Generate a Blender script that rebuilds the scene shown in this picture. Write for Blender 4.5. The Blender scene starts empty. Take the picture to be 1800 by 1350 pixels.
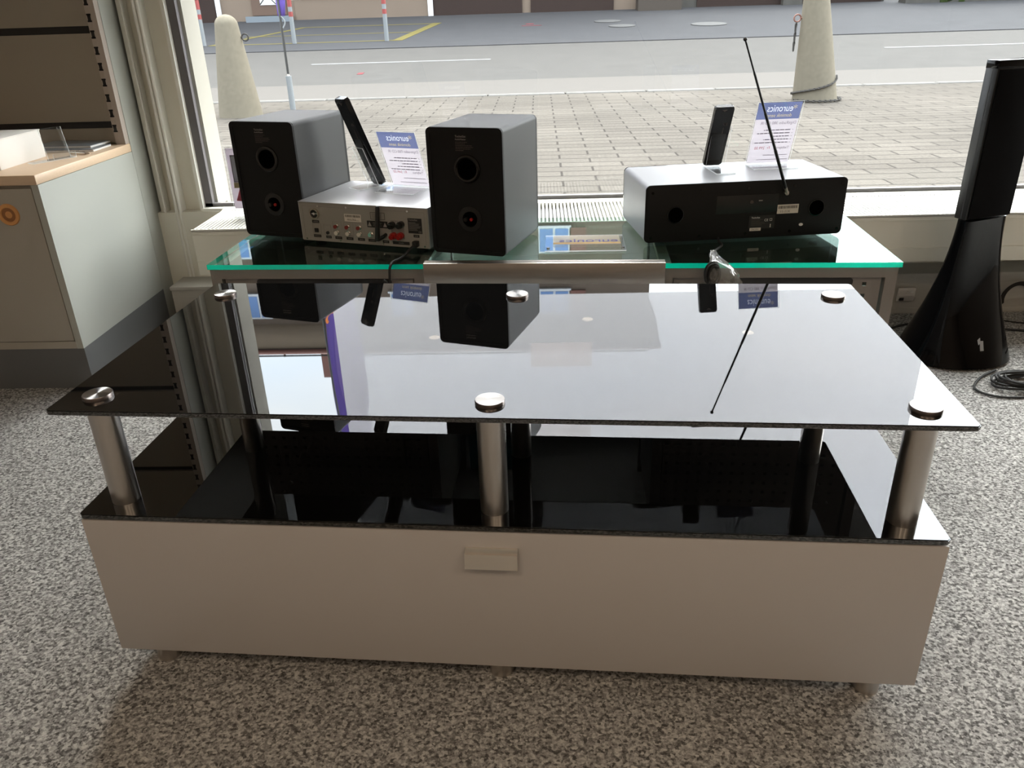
import bpy, bmesh, math, random
from mathutils import Vector, Matrix
random.seed(7)
C = bpy.context.scene.collection
sc = bpy.context.scene
PI = math.pi
R = math.radians

# ---------------------------------------------------------------- camera, sky, exposure
F = 1389.22; PITCH = 0.443844; YAW = 0.0437397; ROLL = -0.0320368
fw = Vector((-math.sin(YAW)*math.cos(PITCH), math.cos(YAW)*math.cos(PITCH), -math.sin(PITCH)))
rt = Vector((math.cos(YAW), math.sin(YAW), 0)); up = rt.cross(fw)
r2 = rt*math.cos(ROLL)+up*math.sin(ROLL); u2 = -rt*math.sin(ROLL)+up*math.cos(ROLL)
cd = bpy.data.cameras.new('camera'); cam = bpy.data.objects.new('camera', cd); C.objects.link(cam)
m = Matrix((r2, u2, -fw)).transposed().to_4x4(); m.translation = Vector((0.07525, -1.01687, 1.02630)); cam.matrix_world = m
cd.sensor_fit = 'HORIZONTAL'; cd.sensor_width = 36; cd.lens = 36*F/1800; cd.clip_start = .02; cd.clip_end = 300
sc.camera = cam
sc.view_settings.view_transform = 'Standard'; sc.view_settings.look = 'None'
sc.view_settings.gamma = 1; sc.view_settings.use_curve_mapping = False
sc.view_settings.exposure = 0.0
try:
    sc.cycles.use_denoising = True
    sc.cycles.max_bounces = 12; sc.cycles.transparent_max_bounces = 24
    sc.cycles.sample_clamp_indirect = 6.0
except Exception: pass

SKY = 5.2; ZENITH = 1.2
# bright sky patches added to lift the carpet, side panels and glass reflections: (azimuth, elevation, strength, cosine where it fades out)
PATCHES = [(50, 27, 4.2, .80), (78, 22, 10.0, .80), (-4, 58, 30.0, .86)]
def world():
    w = bpy.data.worlds.new('sky'); sc.world = w; w.use_nodes = True
    nt = w.node_tree; N = nt.nodes; L = nt.links; N.clear()
    out = N.new('ShaderNodeOutputWorld'); bg = N.new('ShaderNodeBackground')
    tc = N.new('ShaderNodeTexCoord')
    no = N.new('ShaderNodeTexNoise'); no.inputs['Scale'].default_value = 2.2; no.inputs['Detail'].default_value = 4
    mp = N.new('ShaderNodeMapping'); mp.inputs['Scale'].default_value = (1, 1, 2.5)
    L.new(tc.outputs['Generated'], mp.inputs['Vector']); L.new(mp.outputs[0], no.inputs['Vector'])
    cr = N.new('ShaderNodeValToRGB'); cr.color_ramp.elements[0].position = .35; cr.color_ramp.elements[1].position = .65
    cr.color_ramp.elements[0].color = (.78, .88, 1.0, 1); cr.color_ramp.elements[1].color = (1.0, 1.0, 1.0, 1)
    L.new(no.outputs['Fac'], cr.inputs[0])
    nm = N.new('ShaderNodeVectorMath'); nm.operation = 'NORMALIZE'; L.new(tc.outputs['Generated'], nm.inputs[0])
    s1 = N.new('ShaderNodeVectorMath'); s1.operation = 'SCALE'; s1.inputs['Scale'].default_value = SKY
    sx = N.new('ShaderNodeSeparateXYZ'); L.new(nm.outputs[0], sx.inputs[0])      # overcast: brighter overhead than at the horizon
    zr = N.new('ShaderNodeMapRange'); zr.interpolation_type = 'SMOOTHSTEP'
    zr.inputs['From Min'].default_value = .42; zr.inputs['From Max'].default_value = .85
    zr.inputs['To Min'].default_value = 1; zr.inputs['To Max'].default_value = 1+ZENITH
    L.new(sx.outputs['Z'], zr.inputs['Value'])
    zs = N.new('ShaderNodeVectorMath'); zs.operation = 'SCALE'; L.new(cr.outputs[0], zs.inputs[0]); L.new(zr.outputs[0], zs.inputs['Scale'])
    L.new(zs.outputs[0], s1.inputs[0])
    last = s1
    for az, el, k, fade in PATCHES:
        d = Vector((math.sin(R(az))*math.cos(R(el)), math.cos(R(az))*math.cos(R(el)), math.sin(R(el))))
        dt = N.new('ShaderNodeVectorMath'); dt.operation = 'DOT_PRODUCT'; dt.inputs[1].default_value = d; L.new(nm.outputs[0], dt.inputs[0])
        mr = N.new('ShaderNodeMapRange'); mr.interpolation_type = 'SMOOTHSTEP'
        mr.inputs['From Min'].default_value = fade; mr.inputs['From Max'].default_value = 1.0; L.new(dt.outputs['Value'], mr.inputs['Value'])
        g = N.new('ShaderNodeVectorMath'); g.operation = 'SCALE'; g.inputs[0].default_value = (1.0*k, .965*k, .90*k)
        L.new(mr.outputs[0], g.inputs['Scale'])
        ad = N.new('ShaderNodeVectorMath'); ad.operation = 'ADD'; L.new(last.outputs[0], ad.inputs[0]); L.new(g.outputs[0], ad.inputs[1]); last = ad
    L.new(ad.outputs[0], bg.inputs['Color']); bg.inputs['Strength'].default_value = 1
    L.new(bg.outputs[0], out.inputs[0])
world()

# ---------------------------------------------------------------- materials
def lin(c):
    return tuple(((v/255)/12.92 if v/255 <= .04045 else ((v/255+.055)/1.055)**2.4) for v in c)
def base(name):
    mt = bpy.data.materials.new(name); mt.use_nodes = True
    nt = mt.node_tree; return mt, nt, nt.nodes, nt.links, nt.nodes['Principled BSDF']
def mat(name, col, rough=.5, metal=0, ior=1.5, noise=0, nscale=60, bump=0, bscale=200, aniso=None, emit=None, spec=None):
    """col: linear albedo"""
    mt, nt, N, L, b = base(name)
    b.inputs['Base Color'].default_value = (*col, 1); b.inputs['Roughness'].default_value = rough
    b.inputs['Metallic'].default_value = metal; b.inputs['IOR'].default_value = ior
    if spec is not None: b.inputs['Specular IOR Level'].default_value = spec
    if emit: b.inputs['Emission Color'].default_value = (*emit[0], 1); b.inputs['Emission Strength'].default_value = emit[1]
    tc = N.new('ShaderNodeTexCoord')
    if noise or aniso:
        t = N.new('ShaderNodeTexNoise'); t.inputs['Scale'].default_value = nscale; t.inputs['Detail'].default_value = 3
        mp = N.new('ShaderNodeMapping'); L.new(tc.outputs['Object'], mp.inputs[0]); L.new(mp.outputs[0], t.inputs['Vector'])
        if aniso: mp.inputs['Scale'].default_value = aniso
        mx = N.new('ShaderNodeMixRGB'); mx.inputs['Color1'].default_value = (*[c*(1-noise) for c in col], 1)
        mx.inputs['Color2'].default_value = (*[min(1, c*(1+noise)) for c in col], 1)
        L.new(t.outputs['Fac'], mx.inputs['Fac']); L.new(mx.outputs[0], b.inputs['Base Color'])
    if bump:
        t = N.new('ShaderNodeTexNoise'); t.inputs['Scale'].default_value = bscale; t.inputs['Detail'].default_value = 2
        L.new(tc.outputs['Object'], t.inputs['Vector'])
        bp = N.new('ShaderNodeBump'); bp.inputs['Strength'].default_value = bump; bp.inputs['Distance'].default_value = .002
        L.new(t.outputs['Fac'], bp.inputs['Height']); L.new(bp.outputs[0], b.inputs['Normal'])
    return mt
def glass(name, tint, f0=.07, haze=0.0):
    """thin clear pane: transparent body with a Fresnel mirror coat (same from both sides)"""
    mt, nt, N, L, b = base(name); N.remove(b)
    out = N['Material Output']
    lw = N.new('ShaderNodeLayerWeight'); lw.inputs['Blend'].default_value = .5
    p = N.new('ShaderNodeMath'); p.operation = 'POWER'; p.inputs[1].default_value = 5
    L.new(lw.outputs['Facing'], p.inputs[0])
    q = N.new('ShaderNodeMath'); q.operation = 'MULTIPLY_ADD'; q.inputs[1].default_value = 1-f0; q.inputs[2].default_value = f0
    L.new(p.outputs[0], q.inputs[0])
    tr = N.new('ShaderNodeBsdfTransparent'); tr.inputs[0].default_value = (*tint, 1)
    gl = N.new('ShaderNodeBsdfGlossy'); gl.inputs['Roughness'].default_value = .003
    mx = N.new('ShaderNodeMixShader'); L.new(q.outputs[0], mx.inputs[0]); L.new(tr.outputs[0], mx.inputs[1]); L.new(gl.outputs[0], mx.inputs[2])
    last = mx
    if haze:
        df = N.new('ShaderNodeBsdfDiffuse'); df.inputs[0].default_value = (.8, .8, .8, 1)
        m2 = N.new('ShaderNodeMixShader'); m2.inputs[0].default_value = haze
        L.new(mx.outputs[0], m2.inputs[1]); L.new(df.outputs[0], m2.inputs[2]); last = m2
    L.new(last.outputs[0], out.inputs[0])
    return mt
def sheet(name, col, transp, transl, tcol=(1, 1, 1)):
    """cloth / paper / film: part see-through, part light-scattering"""
    mt, nt, N, L, b = base(name); N.remove(b); out = N['Material Output']
    tr = N.new('ShaderNodeBsdfTransparent'); tr.inputs[0].default_value = (*tcol, 1)
    tl = N.new('ShaderNodeBsdfTranslucent'); tl.inputs[0].default_value = (*col, 1)
    df = N.new('ShaderNodeBsdfDiffuse'); df.inputs[0].default_value = (*col, 1)
    a = N.new('ShaderNodeMixShader'); a.inputs[0].default_value = transl; L.new(df.outputs[0], a.inputs[1]); L.new(tl.outputs[0], a.inputs[2])
    c = N.new('ShaderNodeMixShader'); c.inputs[0].default_value = transp; L.new(a.outputs[0], c.inputs[1]); L.new(tr.outputs[0], c.inputs[2])
    L.new(c.outputs[0], out.inputs[0]); return mt
def carpet():
    mt, nt, N, L, b = base('carpet')
    tc = N.new('ShaderNodeTexCoord')
    mp = N.new('ShaderNodeMapping'); mp.inputs['Scale'].default_value = (1, 1.1, 1)
    L.new(tc.outputs['Object'], mp.inputs[0])
    n1 = N.new('ShaderNodeTexNoise'); n1.inputs['Scale'].default_value = 125; n1.inputs['Detail'].default_value = 5; n1.inputs['Roughness'].default_value = .72
    L.new(mp.outputs[0], n1.inputs['Vector'])
    n2 = N.new('ShaderNodeTexNoise'); n2.inputs['Scale'].default_value = 9; n2.inputs['Detail'].default_value = 2
    L.new(tc.outputs['Object'], n2.inputs['Vector'])
    cr = N.new('ShaderNodeValToRGB'); e = cr.color_ramp.elements
    e[0].position = .36; e[0].color = (.085, .082, .078, 1); e[1].position = .66; e[1].color = (.60, .585, .56, 1)
    x = cr.color_ramp.elements.new(.49); x.color = (.28, .272, .262, 1)
    vo = N.new('ShaderNodeTexVoronoi'); vo.inputs['Scale'].default_value = 210; L.new(mp.outputs[0], vo.inputs['Vector'])
    sp_ = N.new('ShaderNodeSeparateColor'); L.new(vo.outputs['Color'], sp_.inputs[0])
    bl = N.new('ShaderNodeMix'); bl.data_type = 'FLOAT'; bl.inputs[0].default_value = .24
    L.new(n1.outputs['Fac'], bl.inputs[2]); L.new(sp_.outputs[0], bl.inputs[3])
    L.new(bl.outputs[0], cr.inputs[0])
    mx = N.new('ShaderNodeMixRGB'); mx.blend_type = 'MULTIPLY'; mx.inputs[0].default_value = .25
    L.new(cr.outputs[0], mx.inputs[1]); L.new(n2.outputs['Fac'], mx.inputs[2]); L.new(mx.outputs[0], b.inputs['Base Color'])
    b.inputs['Roughness'].default_value = .95; b.inputs['Specular IOR Level'].default_value = .1
    bp = N.new('ShaderNodeBump'); bp.inputs['Strength'].default_value = .55; bp.inputs['Distance'].default_value = .004
    L.new(bl.outputs[0], bp.inputs['Height']); L.new(bp.outputs[0], b.inputs['Normal'])
    return mt
def pavers():
    mt, nt, N, L, b = base('pavers')
    tc = N.new('ShaderNodeTexCoord')
    br = N.new('ShaderNodeTexBrick'); br.inputs['Scale'].default_value = 1
    br.inputs['Brick Width'].default_value = .44; br.inputs['Row Height'].default_value = .168
    br.inputs['Mortar Size'].default_value = .0095; br.inputs['Mortar Smooth'].default_value = .3
    br.inputs['Color1'].default_value = (.066, .0595, .052, 1); br.inputs['Color2'].default_value = (.054, .0485, .0425, 1)
    br.inputs['Mortar'].default_value = (.026, .023, .0205, 1)
    L.new(tc.outputs['Object'], br.inputs['Vector'])
    n = N.new('ShaderNodeTexNoise'); n.inputs['Scale'].default_value = 45; n.inputs['Detail'].default_value = 4
    L.new(tc.outputs['Object'], n.inputs['Vector'])
    n2 = N.new('ShaderNodeTexNoise'); n2.inputs['Scale'].default_value = .6; L.new(tc.outputs['Object'], n2.inputs['Vector'])
    mx = N.new('ShaderNodeMixRGB'); mx.blend_type = 'OVERLAY'; mx.inputs[0].default_value = .45
    L.new(br.outputs['Color'], mx.inputs[1]); L.new(n.outputs['Fac'], mx.inputs[2])
    m2 = N.new('ShaderNodeMixRGB'); m2.blend_type = 'OVERLAY'; m2.inputs[0].default_value = .35
    L.new(mx.outputs[0], m2.inputs[1]); L.new(n2.outputs['Fac'], m2.inputs[2])
    L.new(m2.outputs[0], b.inputs['Base Color']); b.inputs['Roughness'].default_value = .95; b.inputs['Specular IOR Level'].default_value = .04
    return mt
def disc_metal():
    """turned aluminium: radial anisotropic look"""
    mt, nt, N, L, b = base('turned_metal')
    b.inputs['Base Color'].default_value = (.42, .405, .39, 1); b.inputs['Metallic'].default_value = 1; b.inputs['Roughness'].default_value = .36
    b.inputs['Anisotropic'].default_value = .95
    tg = N.new('ShaderNodeTangent'); tg.direction_type = 'RADIAL'; tg.axis = 'Z'; L.new(tg.outputs[0], b.inputs['Tangent'])
    return mt

M = dict(
 carpet=carpet(), pavers=pavers(), turned=disc_metal(),
 white_wall=mat('white_wall', (.62, .60, .55), .8, noise=.03, nscale=6),
 cream=mat('cream_paint', (.74, .72, .63), .45),
 cream_light=mat('cream_frame', (.78, .77, .71), .4),
 ceiling=mat('ceiling_paint', (.6, .58, .54), .9),
 room_wall=mat('room_wall', (.42, .36, .30), .9),
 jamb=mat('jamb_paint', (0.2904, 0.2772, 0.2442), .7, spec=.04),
 gasket=mat('gasket', (.115, .108, .112), .5),
 black_glass=mat('black_glass', (.003, .003, .003), .012, ior=2.05),
 silver_lam=mat('silver_laminate', (0.4230, 0.4005, 0.3870), .42, spec=.4),
 steel=mat('brushed_steel', (.60, .56, .52), .30, metal=1, noise=.12, nscale=40, aniso=(1, 1, .02)),
 rim_reflection=mat('rim_dark_reflection', (.22, .19, .18), .3, metal=1),  # cap rims darkened in place of the dark room they would mirror
 alu=mat('aluminium', (.80, .74, .66), .35, metal=1),
 rail=mat('brushed_rail', (.50, .455, .41), .36, metal=1, noise=.18, nscale=120, aniso=(.03, 1, 1)),
 counter_metal=mat('counter_metal', (.205, .185, .17), .45, metal=0, noise=.05, nscale=300),
 slot_black=mat('slot_black', (.012, .011, .011), .5),
 glass_top=glass('counter_glass', (.80, .93, .88), .085),
 glass_edge=None,
 hole=mat('hole_black', (.001, .001, .001), 1, spec=0),
 dull_red=mat('dull_red', (.22, .03, .025), .4),
 acrylic_edge_glint=sheet('acrylic_edge_glint', (.92, .95, .95), .25, .55),  # whitened to stand in for highlights along the acrylic edges
 insert=sheet('strip_insert', (.8, .72, .62), .55, .5),
 insert_blue=sheet('strip_print', (.25, .22, .45), .25, .4),
 insert_orange=sheet('strip_band', (.9, .66, .35), .35, .5),
 acrylic=glass('clear_acrylic', (.965, .97, .97), .03),
 pane=glass('window_glass', (.97, .985, .98), .03),
 spk_grey=mat('speaker_vinyl', (.045, .046, .047), .48, spec=.3, metal=0, bump=.05, bscale=900),
 spk_black=mat('speaker_black', (.006, .006, .006), .55, bump=.3, bscale=1200, spec=.25),
 gloss_black=mat('gloss_black', (.004, .004, .004), .1),
 tower_gloss=mat('tower_gloss', (.002, .002, .0025), .05, spec=.22),
 tower_cloth=mat('tower_cloth', (.0045, .0045, .005), .95, spec=.1),
 plastic_black=mat('plastic_black', (.010, .010, .010), .35),
 rubber=mat('rubber', (.015, .015, .015), .7),
 red=mat('red_plastic', (.33, .012, .010), .35),
 radio_grey=mat('radio_silver', (.34, .345, .36), .38, metal=.3),
 recv_top=mat('receiver_lid', (.47, .47, .48), .34, metal=.45),
 recv_back=mat('receiver_back', (.29, .27, .245), .5),
 recv_line=mat('receiver_print', (.22, .2, .185), .5),
 ink_grey=mat('grey_print', (.30, .27, .25), .6),
 ink_dim=mat('dim_print', (.085, .065, .055), .6),
 ink_white=mat('white_print', (.75, .73, .7), .6),
 sticker=mat('white_sticker', (.68, .62, .56), .5),
 chrome=mat('chrome', (.8, .78, .75), .15, metal=1),
 copper=mat('dull_nickel', (.55, .47, .40), .35, metal=1),
 paper=sheet('paper', (.52, .48, .52), 0, .62),
 paper_white=mat('white_card', (.80, .77, .72), .6),
 ink_blue=sheet('blue_print', (.115, .135, .26), 0, .6),
 ink_text=sheet('dark_print', (.22, .18, .22), 0, .5),
 ink_red=sheet('red_print', (.50, .12, .15), 0, .5),
 ink_letter=sheet('letter_print', (.62, .64, .72), 0, .62),
 ink_yellow=sheet('yellow_print', (.48, .40, .24), 0, .6),
 wood=mat('light_wood', (.66, .49, .34), .38, noise=.09, nscale=8, aniso=(1, 12, 30)),
 ring_wood=mat('ring_wood', (.62, .30, .10), .45),
 ring_dark=mat('ring_recess', (.30, .13, .045), .6),
 gon_white=mat('gondola_white', (0.3978, 0.4111, 0.3779), .33),
 gon_front=mat('gondola_front', (.36, .335, .29), .5),
 gon_back=mat('gondola_back', (.30, .265, .215), .55),
 gon_post=mat('gondola_post', (.40, .345, .30), .5),
 plinth=mat('plinth', (.115, .12, .122), .5),
 concrete=mat('bollard_concrete', (.112, .100, .078), .9, spec=.04, noise=.18, nscale=26, bump=.5, bscale=120),
 kerb=mat('kerb_stone', (0.0892, 0.0858, 0.0807), .9, spec=.04, noise=.3, nscale=9),
 gutter=mat('gutter_concrete', (0.0635, 0.0590, 0.0549), .9, spec=.04, noise=.05, nscale=4),
 asphalt=mat('asphalt', (0.0487, 0.0467, 0.0446), .9, spec=.04, noise=.12, nscale=3),
 asphalt2=mat('forecourt_asphalt', (0.0336, 0.0340, 0.0364), .9, spec=.04, noise=.14, nscale=2),
 mark_white=mat('white_marking', (0.1030, 0.1030, 0.1030), .7, spec=.04),
 mark_yellow=mat('yellow_marking', (0.0824, 0.0704, 0.0257), .7, spec=.04),
 mark_red=mat('red_marking', (0.0927, 0.0240, 0.0275), .7, spec=.04),
 dark_line=mat('kerb_joint', (.04, .04, .042), .9, spec=.04),
 manhole=mat('manhole', (0.0566, 0.0566, 0.0566), .7, spec=.04),
 post_white=mat('post_white', (0.1373, 0.1476, 0.1544), .5, spec=.04),
 post_red=mat('post_red', (0.1441, 0.0137, 0.0120), .5),
 house_beige=mat('house_render', (.125, .098, .078), .9, spec=.04, noise=.05, nscale=2),
 eave_bounce_tone=mat('eave_bounce_tone', (.34, .27, .20), .9, spec=.04),  # lightened to stand in for daylight bounced up under the eave
 house_base=mat('house_base', (0.0480, 0.0412, 0.0360), .9, spec=.04),
 house_brown=mat('garage_boards', (0.0240, 0.0172, 0.0158), .6, spec=.04, noise=.15, nscale=3, aniso=(9, 1, .2)),
 door_wood=mat('door_wood', (0.0515, 0.0257, 0.0137), .5),
 door_step=mat('step_stone', (0.1133, 0.1304, 0.1476), .7, spec=.04),
 win_glass=mat('house_window', (.10, .20, .42), .2, ior=1.5),
 win_frame=mat('house_window_frame', (.50, .52, .54), .5),
 shutter=mat('house_shutter', (.14, .055, .04), .6),
 roof=mat('roof_tiles', (.10, .085, .07), .8, noise=.2, nscale=5),
 concrete_wall=mat('concrete_wall', (0.0515, 0.0498, 0.0463), .9, spec=.04, noise=.25, nscale=2.5, aniso=(3, 1, .5)),
 planting=mat('planting', (0.0172, 0.0257, 0.0086), .9, spec=.04, noise=.5, nscale=14),
 iron=mat('chain_iron', (.035, .033, .031), .8, spec=.1),
 rust=mat('rusty_ring', (.12, .05, .035), .7),
 veil=sheet('banner_film', (.78, .78, .80), .48, .75, (.88, .88, .90)),
 veil_note=sheet('banner_note', (.98, .92, .89), .62, .9),
 flag=sheet('flag_cloth', (.17, .12, .38), .05, .6),
 flag_light=sheet('flag_cloth_light', (.30, .22, .52), .05, .6),
 flag_orange=sheet('flag_print', (.85, .38, .12), 0, .6),
 bag=glass('bag_film', (.80, .80, .78), .10, haze=.10),
 lamp=mat('lamp_lens', (1, .9, .75), .5, emit=((1.0, .80, .55), 60)),
 lamp_body=mat('lamp_body', (.5, .5, .5), .4),
 brochure=mat('brochure_cover', (.18, .20, .22), .3),
 brochure2=mat('brochure_edge', (.75, .74, .72), .5),
 teal=mat('teal_carton', (.02, .22, .28), .5),
 skirting=mat('skirting', (.40, .38, .34), .5),
 socket=mat('socket_plastic', (.62, .58, .54), .35),
 logo=mat('silver_logo', (.5, .52, .55), .3, metal=.6),
)
def edge_green():
    mt, nt, N, L, b = base('glass_edge_green'); N.remove(b); out = N['Material Output']
    tl = N.new('ShaderNodeBsdfTranslucent'); tl.inputs[0].default_value = (.0, .62, .42, 1)
    df = N.new('ShaderNodeBsdfDiffuse'); df.inputs[0].default_value = (.0, .50, .34, 1)
    a = N.new('ShaderNodeMixShader'); a.inputs[0].default_value = .5; L.new(tl.outputs[0], a.inputs[1]); L.new(df.outputs[0], a.inputs[2])
    gl = N.new('ShaderNodeBsdfGlossy'); gl.inputs['Roughness'].default_value = .1
    c = N.new('ShaderNodeMixShader'); c.inputs[0].default_value = .06; L.new(a.outputs[0], c.inputs[1]); L.new(gl.outputs[0], c.inputs[2])
    L.new(c.outputs[0], out.inputs[0]); return mt
M['glass_edge'] = edge_green()

# ---------------------------------------------------------------- mesh helpers
class MB:
    def __init__(s): s.bm = bmesh.new(); s.mi = 0
    def _faces(s, n0):
        s.bm.faces.ensure_lookup_table()
        for f in s.bm.faces[n0:]: f.material_index = s.mi
    def box(s, x0, x1, y0, y1, z0, z1, bev=0, seg=2, mtx=None):
        t = bmesh.new(); bmesh.ops.create_cube(t, size=1)
        for v in t.verts:
            v.co = Vector((x0+(v.co.x+.5)*(x1-x0), y0+(v.co.y+.5)*(y1-y0), z0+(v.co.z+.5)*(z1-z0)))
        if bev: bmesh.ops.bevel(t, geom=list(t.edges), offset=bev, segments=seg, affect='EDGES', profile=.5)
        return s.merge(t, mtx)
    def merge(s, t, mtx=None):
        if mtx is not None: bmesh.ops.transform(t, matrix=mtx, verts=t.verts)
        n0 = len(s.bm.faces); mp = {}
        for v in t.verts: mp[v] = s.bm.verts.new(v.co)
        for f in t.faces:
            try: nf = s.bm.faces.new([mp[v] for v in f.verts]); nf.smooth = f.smooth
            except ValueError: pass
        t.free(); s._faces(n0); return s
    def ring_loft(s, rings, cap=True, closed=True):
        n0 = len(s.bm.faces); vs = [[s.bm.verts.new(p) for p in r] for r in rings]; n = len(rings[0])
        for a, b in zip(vs, vs[1:]):
            for i in range(n if closed else n-1):
                j = (i+1) % n; s.bm.faces.new((a[i], a[j], b[j], b[i]))
        if cap and closed:
            s.bm.faces.new(list(reversed(vs[0]))); s.bm.faces.new(vs[-1])
        s._faces(n0); return s
    def cyl(s, p0, p1, r0, r1=None, n=24):
        p0, p1 = Vector(p0), Vector(p1); r1 = r0 if r1 is None else r1
        d = (p1-p0).normalized(); a = d.orthogonal().normalized(); b = d.cross(a)
        ring = lambda p, r: [p+(a*math.cos(2*PI*i/n)+b*math.sin(2*PI*i/n))*r for i in range(n)]
        return s.ring_loft([ring(p0, r0), ring(p1, r1)])
    def lathe(s, prof, o=(0, 0, 0), axis='z', n=32, lean=(0, 0)):
        """prof: (radius, height) list"""
        rings = []
        for r, h in prof:
            rg = []
            for i in range(n):
                a = 2*PI*i/n; c, q = math.cos(a)*r, math.sin(a)*r
                if axis == 'z': p = (o[0]+c+lean[0]*h, o[1]+q+lean[1]*h, o[2]+h)
                elif axis == 'y': p = (o[0]+c, o[1]+h, o[2]-q)
                else: p = (o[0]+h, o[1]+c, o[2]+q)
                rg.append(Vector(p))
            rings.append(rg)
        return s.ring_loft(rings)
    def tube(s, pts, r, n=8, smooth=4):
        P = [Vector(p) for p in pts]
        if smooth and len(P) > 2:
            Q = []
            for i in range(len(P)-1):
                p0, p1, p2, p3 = P[max(i-1, 0)], P[i], P[i+1], P[min(i+2, len(P)-1)]
                for k in range(smooth):
                    t = k/smooth
                    Q.append(.5*((2*p1)+(p2-p0)*t+(2*p0-5*p1+4*p2-p3)*t*t+(3*p1-p0-3*p2+p3)*t**3))
            Q.append(P[-1]); P = Q
        rings = []; a = None
        for i, p in enumerate(P):
            d = (P[min(i+1, len(P)-1)]-P[max(i-1, 0)]).normalized()
            a = d.orthogonal().normalized() if a is None else (a-d*a.dot(d)).normalized()
            b = d.cross(a); rings.append([p+(a*math.cos(2*PI*k/n)+b*math.sin(2*PI*k/n))*r for k in range(n)])
        return s.ring_loft(rings)
    def prism(s, poly, axis, h0, h1):
        def P(u, v, h): return Vector({'z': (u, v, h), 'y': (u, h, v), 'x': (h, u, v)}[axis])
        return s.ring_loft([[P(u, v, h0) for u, v in poly], [P(u, v, h1) for u, v in poly]])
    def quad(s, *p):
        n0 = len(s.bm.faces); s.bm.faces.new([s.bm.verts.new(Vector(q)) for q in p]); s._faces(n0); return s
    def sphere(s, o, r, u=16, v=10, sc_=(1, 1, 1)):
        t = bmesh.new(); bmesh.ops.create_uvsphere(t, u_segments=u, v_segments=v, radius=r)
        return s.merge(t, Matrix.Translation(o) @ Matrix.Diagonal((*sc_, 1)))
    def text(s, body, size, x, z, y=-.0008, mirror=False, align='LEFT', depth=.0001, mtx=None, sx=1):
        cu = bpy.data.curves.new('t', 'FONT'); cu.body = body; cu.size = size; cu.align_x = align; cu.extrude = depth
        cu.resolution_u = 3
        o = bpy.data.objects.new('t', cu); C.objects.link(o)
        me = bpy.data.meshes.new_from_object(o.evaluated_get(bpy.context.evaluated_depsgraph_get()))
        bpy.data.objects.remove(o); bpy.data.curves.remove(cu)
        t = bmesh.new(); t.from_mesh(me); bpy.data.meshes.remove(me)
        mm = Matrix.Translation((x, y, z)) @ Matrix.Rotation(PI/2, 4, 'X') @ Matrix.Diagonal((-sx if mirror else sx, 1, 1, 1))
        if mtx is not None: mm = mtx @ mm
        return s.merge(t, mm)
    def build(s, name, mats, parent=None, loc=None, smooth=35, mtx=None):
        bmesh.ops.recalc_face_normals(s.bm, faces=s.bm.faces)
        me = bpy.data.meshes.new(name); s.bm.to_mesh(me); s.bm.free()
        for k in (mats if isinstance(mats, (list, tuple)) else [mats]): me.materials.append(M[k])
        if smooth:
            for p in me.polygons: p.use_smooth = True
            me.set_sharp_from_angle(angle=R(smooth))
        o = bpy.data.objects.new(name, me); C.objects.link(o)
        if parent is not None: o.parent = parent
        if loc: o.location = loc
        if mtx is not None: o.matrix_local = mtx
        return o
def abox(name, x0, x1, y0, y1, z0, z1, parent, mtx=None):
    '''clear acrylic sheet; its narrow edges get a whitened material as edge highlight'''
    b = MB().box(x0, x1, y0, y1, z0, z1); b.bm.normal_update()
    d = [x1-x0, y1-y0, z1-z0]; k = d.index(min(d))
    for f in b.bm.faces: f.material_index = 0 if abs(f.normal[k]) > .5 else 1
    return b.build(name, ['acrylic', 'acrylic_edge_glint'], parent, smooth=0, mtx=mtx)
def rr(x0, x1, z0, z1, r, n=5):
    pts = []
    for cx, cz, a0 in ((x1-r, z1-r, 0), (x0+r, z1-r, 90), (x0+r, z0+r, 180), (x1-r, z0+r, 270)):
        for i in range(n+1):
            a = R(a0+90*i/n); pts.append((cx+r*math.cos(a), cz+r*math.sin(a)))
    return pts
def tag(o, label=None, cat=None, group=None, kind=None):
    if label: o['label'] = label
    if cat: o['category'] = cat
    if group: o['group'] = group
    if kind: o['kind'] = kind
    return o
def thing(name, label, cat, loc=(0, 0, 0), rotz=0, group=None):
    o = bpy.data.objects.new(name, None); C.objects.link(o); o.empty_display_size = .05
    o.location = loc; o.rotation_euler = (0, 0, rotz); return tag(o, label, cat, group)
def struct(o): o['kind'] = 'structure'; return o
def dup(root, loc, rotz, label, group=None):
    r = root.copy(); C.objects.link(r); r.location = loc; r.rotation_euler = (0, 0, rotz); r['label'] = label
    if group: r['group'] = group
    for ch in list(root.children):
        c = ch.copy(); C.objects.link(c); c.parent = r
        for g in ch.children:
            d = g.copy(); C.objects.link(d); d.parent = c
    return r

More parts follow.
